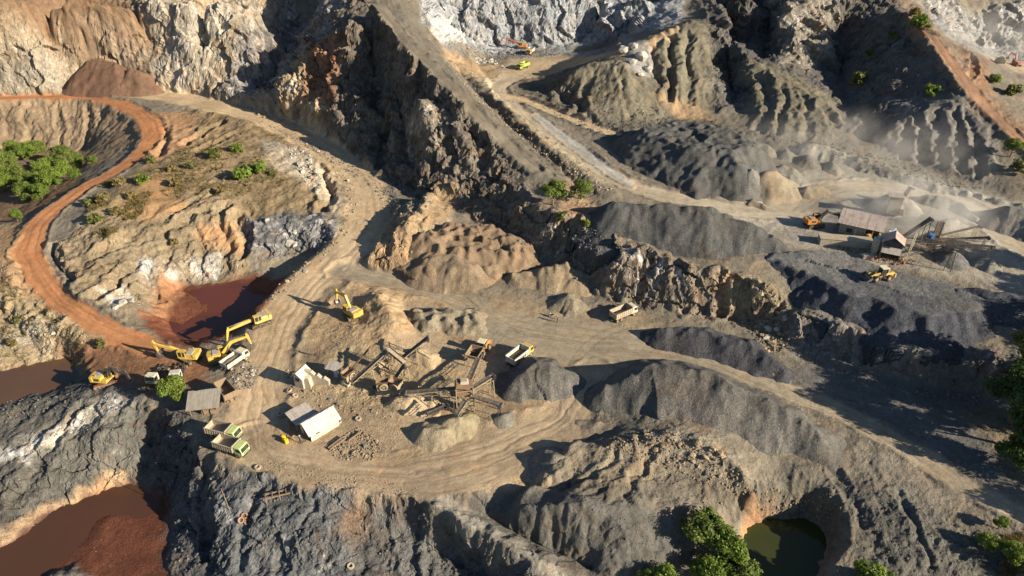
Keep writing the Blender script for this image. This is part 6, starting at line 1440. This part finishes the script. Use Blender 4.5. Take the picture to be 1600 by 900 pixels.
for x, y, s, c, lab in [(12,262,1.25,0,'pale green bushy tree at the left photo edge, highest of the hollow'),(45,246,1.15,1,'bright bushy tree at the top of the hollow, left of the middle'),(30,285,1.2,0,'bushy tree in the middle of the hollow near the left photo edge'),(8,293,1.0,1,'bushy tree at the left photo edge low in the hollow'),(78,258,.9,2,'dark bushy tree at the top middle of the hollow'),(100,245,1.05,2,'tall bushy tree at the top right of the hollow'),(122,256,.85,0,'bushy tree nearest the shaded bank of the hollow'),(60,290,1.05,2,'bushy tree low in the middle of the hollow'),(88,290,1.1,1,'bright green bushy tree nearest the red road'),(66,305,.8,1,'small bright tree at the lower tip of the hollow thicket'),(120,275,.6,1,'small round bush by the red road inside the hollow'),(22,240,1.0,1,'bright tree at the top left of the hollow near the left photo edge'),(62,236,.9,0,'pale tree highest at the middle top of the hollow'),(102,272,.95,1,'bright bushy tree right of the middle of the hollow'),(42,306,.9,0,'bushy tree at the lower edge of the hollow, left part'),(70,272,1.05,1,'bright bushy tree in the very middle of the hollow'),(-4,272,1.1,2,'dark bushy tree cut by the left photo edge'),(146,250,.5,0,'lone little bush on the shaded bank of the hollow')]:
    tree(x, y+6, s*1.45, CM[c], lab, G, low=True)
tree(28,346,.75,CM[1],'bright small tree alone beside the lower red road at the left edge',None)
tree(273,628,1.15,CM[1],'broad bright green leafy tree beside the workshop shed',None)
tree(864,320,1.5,CM[2],'tall olive-green tree on the cliff rim, left of a pair',"pair of trees on the cliff rim"); tree(908,312,1.15,CM[0],'smaller round green tree on the cliff rim, right of a pair',"pair of trees on the cliff rim")
G = 'trees around the dark green pond'
for x, y, s, c, lab, tl in [(1094,850,1.45,0,'tall yellow-green tree above the pond, highest of its clump',1),(1130,884,1.5,1,'bright tree between the clump and the dark green pond',1),(1152,912,1.3,0,'leafy tree at the edge of the dark green pond',1),(1105,918,1.3,1,'leafy tree at the bottom photo edge left of the pond',1),(1038,926,1.15,1,'bright bushy tree at the bottom photo edge, left of the pond clump',0),(1012,916,.8,0,'small bushy tree at the bottom photo edge, farthest left of the pond clump',0),(1352,926,1.3,1,'bright leafy tree at the bottom photo edge right of the pond',0),(1382,918,.8,0,'small leafy tree at the bottom photo edge beside the larger one',0)]:
    tree(x, y, s, CM[c] if c else CM[2], lab, G, low=tl == 0 or y > 905)
G = 'shrubs at the lower right corner'
for x, y, s, lab in [(1538,862,.75,'round bright shrub beside the track in the lower right corner'),(1578,884,.9,'larger shrub low at the right photo edge'),(1560,826,.5,'small shrub between the haul road and the round bright shrub')]: tree(x, y, s, CM[1], lab, G, 'shrub', name='leafy_shrub')
G = 'dark trees along the right edge'
for x, y, s, c, tl, lab in [(1592,610,2.3,0,1,'tall olive tree at the right photo edge below the dark gravel slope'),(1578,660,2.0,1,1,'dark tree at the right photo edge below the tall olive one'),(1603,705,2.2,1,1,'dark tree at the right photo edge, middle of the row'),(1590,738,1.5,1,0,'low dark tree at the right photo edge above the haul road')]: tree(x, y, s, CO[c], lab, G, tall=tl)
for x, y, s in [(105,88,2.2),(116,100,2.0),(112,78,2.3),(126,92,2.4),(120,70,2.0),(134,106,2.4),(100,62,1.8),(92,54,1.6),(140,84,2.5),(110,66,2.0),(128,120,2.2),(84,46,1.6),(98,50,1.7)]:
    q = drop(x, y); plant('leafy_tree', 'dark tree standing just beyond the right photo edge', 'tree', q, CO[1], TR[1], s, random.uniform(0, 6), 'trees beyond the right edge', 4.2)
tree(1578,245,1.2,CM[2],'green bush on the bank below the red ridge track',None,'bush',name='leafy_shrub')
G = 'scrub on the left hump'
for x, y, s, c, lab in [(378,280,1.5,2,'big green bush at the top of the left hump, left of its neighbour'),(405,270,1.25,2,'big green bush at the top of the left hump, right of its neighbour'),(335,248,1.3,0,'olive bush near the tan road on the left hump'),(372,236,1.0,2,'small green bush closest to the tan road on the hump'),(238,255,.9,0,'olive bush beside the bend of the red road'),(225,285,1.0,2,'green bush on the scrubby slope above the red road'),(275,290,1.1,1,'yellow-green dry bush in the middle of the hump'),(268,268,.9,1,'dry pale bush high on the middle of the hump'),(190,290,1.1,1,'dry bush beside the red road, upper of the scrub band'),(165,315,1.2,1,'dry tall bush in the middle of the scrub band by the red road'),(150,350,1.1,0,'olive bush at the lower end of the scrub band'),(180,335,.9,1,'dry bush right of the scrub band'),(205,310,.9,1,'dry bush at the right of the scrub band beside the sandy patch'),(140,322,.8,0,'olive bush on the left of the scrub band, nearest the red road'),(345,300,.8,1,'dry low bush below the big green bushes'),(425,275,.7,0,'small olive bush right of the big green bushes'),(272,382,.7,1,'yellow dry bush alone on the lower slope of the hump'),(300,262,.7,0,'low olive bush at the left of the hump crest')]:
    tree(x, y, s, CS[c], lab, G, 'bush', name='scrub_bush', scrub=True)
G = 'shrubs on the dark right hill'
for x, y, s, c, lab in [(1341,134,1.8,0,'grey-green bush on the ledge of the shaded valley'),(1437,42,1.6,2,'yellow-green bush on the ridge beside the red track'),(1428,24,1.2,1,'dry bush highest on the ridge by the photo top'),(1455,147,1.2,2,'small green bush on the shaded spoil slope'),(1395,60,1.0,0,'small bush high on the shaded slope'),(1358,88,1.0,0,'small grey bush on the shaded face above the ledge'),(1580,150,1.4,0,'dry shrub beside the far red track'),(1553,128,1.0,2,'green shrub at the far edge of the red track'),(1592,268,1.3,0,'dark shrub under the ridge track at the right edge'),(1560,100,1.1,1,'dry grass shrub near the far pit floor')]:
    tree(x, y, s, CS[c], lab, G, 'bush', name='scrub_bush', scrub=True)
for x, y, s, c, lab in [(878,345,.9,0,'olive shrub growing below the pair of rim trees'),(915,352,.6,2,'little green shrub on the cliff below the smaller rim tree'),(160,540,.6,0,'small olive shrub near the red mud below the red road'),(20,540,.7,1,'dry shrub above the upper pond'),(30,505,.6,0,'small olive shrub on the slope above the upper pond')]:
    tree(x, y, s, CS[c], lab, None, 'bush', name='scrub_bush', scrub=True)
# ------------------------------------------------------------------ boulders
def rock_mesh(seed):
    r = np.random.default_rng(seed); bm = bmesh.new(); bmesh.ops.create_icosphere(bm, subdivisions=2 if seed % 2 else 1, radius=1)
    for k in range(7):                                             # flat broken faces
        n = Vector(r.normal(size=3)).normalized(); d = r.uniform(.55, .85)
        for v in bm.verts:
            e = v.co.dot(n)-d
            if e > 0: v.co -= n*e
    for v in bm.verts: v.co *= 1+r.uniform(-.08, .08); v.co.z *= .75
    me = bpy.data.meshes.new('boulder'); bm.to_mesh(me); bm.free(); return me
RM = {}
for m in ('stone_t', 'stone_p', 'stone_g', 'stone_r'):
    RM[m] = []
    for i in range(5):
        me = rock_mesh(i*3+len(m)+ord(m[-1])); me.materials.append(M[m]); RM[m].append(me)
def scatter(poly, n, lo, hi, mats, label, group):
    w = [at(*q) for q in poly]; xs = [q.x for q in w]; ys = [q.y for q in w]; k = 0; tries = 0
    while k < n and tries < n*60:
        tries += 1; x, y = random.uniform(min(xs), max(xs)), random.uniform(min(ys), max(ys))
        if not inside(np.array([x]), np.array([y]), [(q.x, q.y) for q in w])[0]: continue
        s = lo*(hi/lo)**(random.random()**1.8); q = drop(x, y); m = random.choice(mats)
        o = bpy.data.objects.new('boulder', random.choice(RM[m])); COL.objects.link(o)
        o.location = q+Vector((0, 0, .15*s)); o.rotation_euler = (random.uniform(-.5, .5), random.uniform(-.5, .5), random.uniform(0, 6.3))
        o.scale = (s*random.uniform(.8, 1.3), s*random.uniform(.8, 1.2), s*random.uniform(.6, 1.1)); tag(o, label, 'boulder', group); k += 1
def scatter_line(pts, n, lo, hi, mats, label, group, wid=1.2):
    w = [at(*q) for q in pts]
    for i in range(n):
        t = random.random()*(len(w)-1); j = int(t); p = w[j].lerp(w[j+1], t-j)
        x, y = p.x+random.gauss(0, wid*.5), p.y+random.gauss(0, wid*.5); q = drop(x, y); s = lo*(hi/lo)**(random.random()**1.8)
        o = bpy.data.objects.new('boulder', random.choice(RM[random.choice(mats)])); COL.objects.link(o); o.location = q+Vector((0, 0, .15*s))
        o.rotation_euler = (random.uniform(-.5, .5), random.uniform(-.5, .5), random.uniform(0, 6.3)); o.scale = (s*random.uniform(.8, 1.3), s*random.uniform(.8, 1.2), s*random.uniform(.6, 1.1)); tag(o, label, 'boulder', group)
def rubble(poly, n, lo, hi, mat, label, line=False, wid=1.5):
    """countless small stones as one object"""
    w = [at(*q) for q in poly]; V = []; F = []
    xs = [q.x for q in w]; ys = [q.y for q in w]; pl = [(q.x, q.y) for q in w]; k = 0; tries = 0
    ico = bmesh.new(); bmesh.ops.create_icosphere(ico, subdivisions=1, radius=1); bv = np.array([v.co[:] for v in ico.verts]); bf = [[v.index for v in f.verts] for f in ico.faces]; ico.free()
    while k < n and tries < n*40:
        tries += 1
        if line:
            t = random.random()*(len(w)-1); j = int(t); p = w[j].lerp(w[j+1], t-j); x, y = p.x+random.gauss(0, wid*.5), p.y+random.gauss(0, wid*.5)
        else:
            x, y = random.uniform(min(xs), max(xs)), random.uniform(min(ys), max(ys))
            if not inside(np.array([x]), np.array([y]), pl)[0]: continue
        q = drop(x, y); s = lo*(hi/lo)**(random.random()**2); m = np.array(Euler((random.uniform(0, 6), random.uniform(0, 6), random.uniform(0, 6))).to_matrix())
        v = bv*rng.uniform(.7, 1.15, (12, 1))*np.array([1, random.uniform(.6, 1), random.uniform(.5, .9)]); v = v @ m.T*s+np.array([q.x, q.y, q.z+.1*s])
        o = len(V); V += v.tolist(); F += [[i+o for i in f] for f in bf]; k += 1
    me = bpy.data.meshes.new('rubble'); me.from_pydata(V, [], F); me.update(); me.materials.append(M[mat])
    o = bpy.data.objects.new('rubble', me); COL.objects.link(o); o['kind'] = 'stuff'; o['label'] = label
rd = [(408,190),(470,222),(520,258),(545,290),(552,325),(535,362),(500,400),(462,428),(420,470)]
scatter_line(rd, 45, .2, .8, ['stone_t', 'stone_t', 'stone_p'], 'tan boulder in the low kerb along the pit side of the tan haul road', 'boulders along the tan haul road')
rubble(rd, 420, .12, .4, 'stone_t', 'small stones along the tan haul road', True, 2.0)
scatter([(455,240),(480,240),(510,290),(500,300),(470,270)], 26, .4, 1.0, ['stone_p', 'stone_p', 'stone_t'], 'pale boulder in the rock slide on the upper left hump beside the road', 'boulders of the pale rock slide')
rubble([(440,225),(485,240),(515,290),(500,305),(460,270)], 260, .15, .5, 'stone_p', 'pale stones of the rock slide on the hump')
scatter([(960,690),(1010,672),(1080,690),(1150,735),(1170,765),(1140,775),(1060,720)], 34, .2, .65, ['stone_g', 'stone_t', 'stone_t'], 'pale boulder on the rocky mound behind the largest stockpile toe', 'boulders on the rocky mound')
rubble([(940,700),(1010,670),(1080,685),(1160,735),(1185,770),(1130,790),(1060,740)], 800, .08, .32, 'stone_t', 'broken pale stone on the rocky mound')
scatter([(510,690),(560,672),(590,690),(585,715),(540,715)], 24, .2, .5, ['stone_g', 'stone_t', 'stone_t'], 'boulder in the rubble right of the white shed', 'boulders beside the white shed')
rubble([(505,695),(560,668),(598,690),(590,720),(530,718)], 600, .07, .28, 'stone_t', 'rubble and waste right of the white shed')
scatter([(362,585),(385,565),(402,580),(392,605),(370,605)], 26, .25, .6, ['stone_g', 'stone_p'], 'grey boulder heaped behind the open truck bed', 'boulders behind the truck bed')
rubble([(360,588),(385,560),(405,578),(394,608),(368,608)], 320, .08, .28, 'stone_g', 'grey rubble heaped behind the open truck bed')
scatter([(1165,470),(1230,480),(1228,530),(1200,545),(1175,510)], 36, .4, 1.1, ['stone_t', 'stone_t', 'stone_p'], 'tan boulder fallen below the broken corner of the plateau cliff', 'boulders below the cliff corner')
rubble([(1150,480),(1230,475),(1235,540),(1200,552),(1170,515)], 380, .15, .5, 'stone_t', 'tan stones fallen below the cliff corner')
scatter_line([(725,78),(750,88),(772,98),(785,106)], 26, .5, 1.2, ['stone_p'], 'white boulder in the line along the far pit floor', 'white boulders of the far pit', 3)
rubble([(690,70),(760,76),(870,76),(875,86),(780,95),(740,90)], 500, .2, .7, 'stone_g', 'blue grey broken stone under the far white wall')
scatter([(1060,690),(1100,690),(1140,720),(1110,720)], 7, .5, 1.0, ['stone_t'], 'large pale block at the crest of the rocky mound', 'large blocks of the rocky mound')
rubble([(470,560),(540,600),(620,610),(640,640),(590,660),(520,640),(450,610)], 800, .06, .22, 'stone_t', 'small stones littering the crusher yard')
scatter([(440,560),(500,620),(600,640),(560,650),(460,630)], 22, .22, .5, ['stone_t', 'stone_g'], 'stone lying in the crusher yard between the huts and conveyors', 'stones in the crusher yard')
rubble([(520,520),(560,470),(600,460),(560,520),(500,560)], 260, .06, .22, 'stone_t', 'stones on the tan hump by the lone excavator')
rubble([(0,630),(120,612),(210,615),(230,650),(80,640),(0,665)], 220, .1, .35, 'stone_g', 'stones on the dark rock hump')
rubble([(265,680),(300,670),(340,760),(350,890),(270,890),(262,790)], 420, .08, .32, 'stone_g', 'broken dark stone on the shaded slope above the lower pond')
rubble([(380,740),(560,745),(575,800),(560,890),(390,890)], 350, .06, .25, 'stone_g', 'broken stone on the dark rock block')
scatter([(20,500),(80,495),(110,520),(60,520)], 8, .4, 1.1, ['stone_p', 'stone_t'], 'pale block on the slope below the red road', 'pale blocks below the red road')
scatter([(165,470),(205,452),(212,475),(180,490)], 5, .8, 1.6, ['stone_p'], 'big pale block at the foot of the left hump', 'pale blocks at the hump foot')
scatter([(410,340),(510,345),(500,385),(400,395)], 7, .7, 1.4, ['stone_g', 'stone_p'], 'grey block on the dark rock knob above the pit', 'grey blocks of the rock knob')
rubble([(1160,785),(1210,760),(1290,765),(1320,800),(1250,790)], 260, .1, .4, 'stone_t', 'stones on the bank of the small pond')
rubble([(1225,520),(1400,575),(1540,605),(1540,640),(1380,605),(1230,550)], 420, .12, .5, 'stone_g', 'fallen stones below the dark gravel slope')
rubble([(610,330),(650,300),(690,290),(650,400),(600,420),(585,400)], 300, .12, .45, 'stone_t', 'stones on the tan hump beside the tan road')
rubble([(770,320),(930,360),(1060,420),(1180,460),(1180,500),(1050,485),(900,440),(800,370)], 400, .15, .5, 'stone_g', 'loose stones on the plateau cliff')
rubble([(1290,380),(1400,400),(1440,410),(1400,415),(1330,395)], 260, .12, .4, 'stone_r', 'brown rubble below the retaining wall')

rubble([(110,350),(260,290),(400,300),(500,330),(480,390),(400,400),(280,445),(200,470),(130,440)], 1800, .05, .24, 'stone_t', 'loose stones on the slope of the left hump')
rubble([(245,180),(330,175),(430,205),(500,250),(480,280),(350,260),(250,250)], 900, .05, .22, 'stone_t', 'loose stones on the top of the left hump')
rubble([(0,400),(40,440),(150,530),(130,560),(0,570)], 600, .06, .28, 'stone_t', 'loose stones on the slope below the red road')
rubble([(410,190),(520,240),(600,290),(690,330),(640,330),(560,280),(470,225)], 600, .12, .45, 'stone_g', 'fallen stones at the foot of the spur')
rubble([(700,100),(780,170),(880,250),(980,300),(940,300),(840,240),(740,150)], 600, .12, .45, 'stone_t', 'loose stones beside the pale haul road')
rubble([(800,140),(900,130),(1040,180),(1120,190),(1000,205),(880,185)], 600, .15, .5, 'stone_g', 'loose stones at the foot of the olive heaps')
rubble([(1180,210),(1300,225),(1400,250),(1560,300),(1440,280),(1300,240)], 500, .15, .5, 'stone_g', 'loose stones behind the crushed stone bank')
rubble([(870,740),(960,695),(1060,690),(1120,800),(1000,860),(900,800)], 900, .05, .2, 'stone_g', 'loose stones on the grey slope below the rocky mound')
rubble([(1320,740),(1420,780),(1560,860),(1500,900),(1350,880)], 700, .05, .18, 'stone_g', 'loose stones on the grey ground in the lower right')
rubble([(580,790),(660,790),(780,860),(860,910),(600,900)], 600, .06, .26, 'stone_g', 'loose stones on the dark slope at the bottom')
rubble([(0,690),(120,640),(220,640),(210,740),(100,780),(0,830)], 600, .05, .24, 'stone_g', 'loose stones on the face of the dark rock hump')
rubble([(400,715),(560,742),(660,765),(640,785),(560,765),(400,735)], 500, .05, .18, 'stone_t', 'small stones along the yard edge')
rubble([(340,140),(420,140),(470,200),(400,180)], 200, .2, .7, 'stone_t', 'fallen blocks in the cleft')

def grass(poly, n, lo, hi, label):
    """dry grass and weeds, too many stems to count: one object"""
    w = [at(*q) for q in poly]; V = []; F = []; pl = [(q.x, q.y) for q in w]; xs = [q.x for q in w]; ys = [q.y for q in w]; k = 0; tries = 0
    while k < n and tries < n*40:
        tries += 1; x, y = random.uniform(min(xs), max(xs)), random.uniform(min(ys), max(ys))
        if perlin2(np.array([x*.12]), np.array([y*.12]))[0] < -.05 or not inside(np.array([x]), np.array([y]), pl)[0]: continue
        q = drop(x, y); k += 1; s = random.uniform(lo, hi)
        for i in range(9):
            a = random.uniform(0, 6.28); l = s*random.uniform(.5, 1.1); d = Vector((math.cos(a), math.sin(a), 0)); b = q+d*random.uniform(0, .4)*s; e = Vector((-d.y, d.x, 0))*.09*s; o = len(V)
            V += [tuple(b-e-Vector((0, 0, .1))), tuple(b+e-Vector((0, 0, .1))), tuple(b+d*l*.4+Vector((0, 0, l)))]; F.append((o, o+1, o+2))
    me = bpy.data.meshes.new('dry_grass'); me.from_pydata(V, [], F); me.update(); me.materials.append(M['dry']); o = bpy.data.objects.new('dry_grass', me); COL.objects.link(o); o['kind'] = 'stuff'; o['label'] = label
grass([(150,290),(210,265),(240,300),(215,340),(170,375),(130,360)], 900, .4, 1.0, 'dry yellow grass on the bank beside the red road')
grass([(240,245),(330,230),(430,255),(450,290),(390,310),(280,320),(235,290)], 1100, .3, .8, 'dry grass on the top of the left hump')
grass([(0,430),(60,470),(140,540),(0,560)], 350, .3, .7, 'dry grass on the slope below the red road')
grass([(1410,10),(1450,25),(1470,60),(1440,50)], 300, .5, 1.2, 'dry grass on the ridge by the red track')
grass([(1520,850),(1600,830),(1600,900),(1540,900)], 350, .3, .7, 'dry weeds in the lower right corner')

for i, (x, y, r, lab) in enumerate([(975,80,2.2,'largest pale rock block above the olive heap, leftmost'),(990,76,1.8,'pale rock block above the olive heap, topmost'),(1003,92,2.4,'broad pale rock block above the olive heap, right of the largest'),(988,100,1.9,'pale rock block in the middle of the group above the olive heap'),(1012,110,1.7,'lowest pale rock block above the olive heap'),(1000,118,1.2,'small pale rock block under the group above the olive heap'),(968,72,1.2,'small pale rock block at the left end of the group above the olive heap')]):
    o = bpy.data.objects.new('rock_block', RM['stone_p'][i % 5]); COL.objects.link(o); o.location = at(x, y)+Vector((0, 0, .3*r)); o.rotation_euler = (random.uniform(-.4, .4), random.uniform(-.4, .4), i*1.3); o.scale = (r*1.2, r, r*1.1); tag(o, lab, 'rock', 'pale blocks above the olive heap')
# small repeated or joined pieces too small to pick apart in the photograph
for o in scene.objects:
    if o.parent and o.name.split('.')[0] in ('railing', 'legs', 'painted_panel', 'roller', 'walkway'): o['kind'] = 'stuff'
# ------------------------------------------------------------------ thin air over the whole quarry, and the dust hanging over the second crusher
def volume_box(name, lo, hi, col, dens, label, noisy=False):
    c = [(a+b)/2 for a, b in zip(lo, hi)]; d = [b-a for a, b in zip(lo, hi)]
    m = bpy.data.materials.new(name+'_volume'); m.use_nodes = True; t = m.node_tree; t.nodes.clear()
    out = t.nodes.new('ShaderNodeOutputMaterial'); v = t.nodes.new('ShaderNodeVolumePrincipled'); v.inputs['Color'].default_value = (*col, 1); v.inputs['Density'].default_value = dens; v.inputs['Anisotropy'].default_value = .1
    t.links.new(v.outputs[0], out.inputs['Volume'])
    o = MB().box((0, 0, 0), d).build(name, m); o.location = c; o['kind'] = 'stuff'; o['label'] = label; return o
# volume_box('haze', (-6500, -300, -160), (6500, 3400, 190), (.82, .88, 1.0), .00009, 'thin pale haze over the far quarry walls')

def dust(px, py, rx, ry, rz, dens, label):
    q = at(px, py); bm = bmesh.new(); bmesh.ops.create_icosphere(bm, subdivisions=3, radius=1)
    for v in bm.verts:
        k = 1+.25*math.sin(3*v.co.x+px)*math.cos(4*v.co.y+py); v.co = (v.co.x*rx*k, v.co.y*ry*k, v.co.z*rz*k)
    me = bpy.data.meshes.new('dust_cloud'); bm.to_mesh(me); bm.free()
    k = NT('dust'); k.t.nodes.remove(k.b); tc = k.obj(); v = k.n('ShaderNodeVolumePrincipled'); v.inputs['Color'].default_value = (.92, .88, .8, 1)
    m = k.scale(tc, (1/rx, 1/ry, 1/rz)); ln = k.n('ShaderNodeVectorMath', operation='LENGTH'); k.l(m, ln.inputs[0])
    d = k.math('MULTIPLY', k.ramp(ln.outputs['Value'], .95, .1), k.ramp(k.noise(tc, .13, 3, .6), .40, .72)); k.l(k.math('MULTIPLY', d, dens), v.inputs['Density'])
    k.l(v.outputs[0], k.out.inputs['Volume']); me.materials.append(k.m)
    o = bpy.data.objects.new('dust_cloud', me); COL.objects.link(o); o.location = q+Vector((0, 0, rz*.45)); o['kind'] = 'stuff'; o['label'] = label
dust(1425, 352, 24, 20, 9, .13, 'pale dust drifting over the second crusher')
dust(1330, 265, 50, 30, 12, .035, 'thin dust over the bank behind the second crusher')
dust(1540, 95, 34, 30, 14, .04, 'pale dust in the far upper right pit')
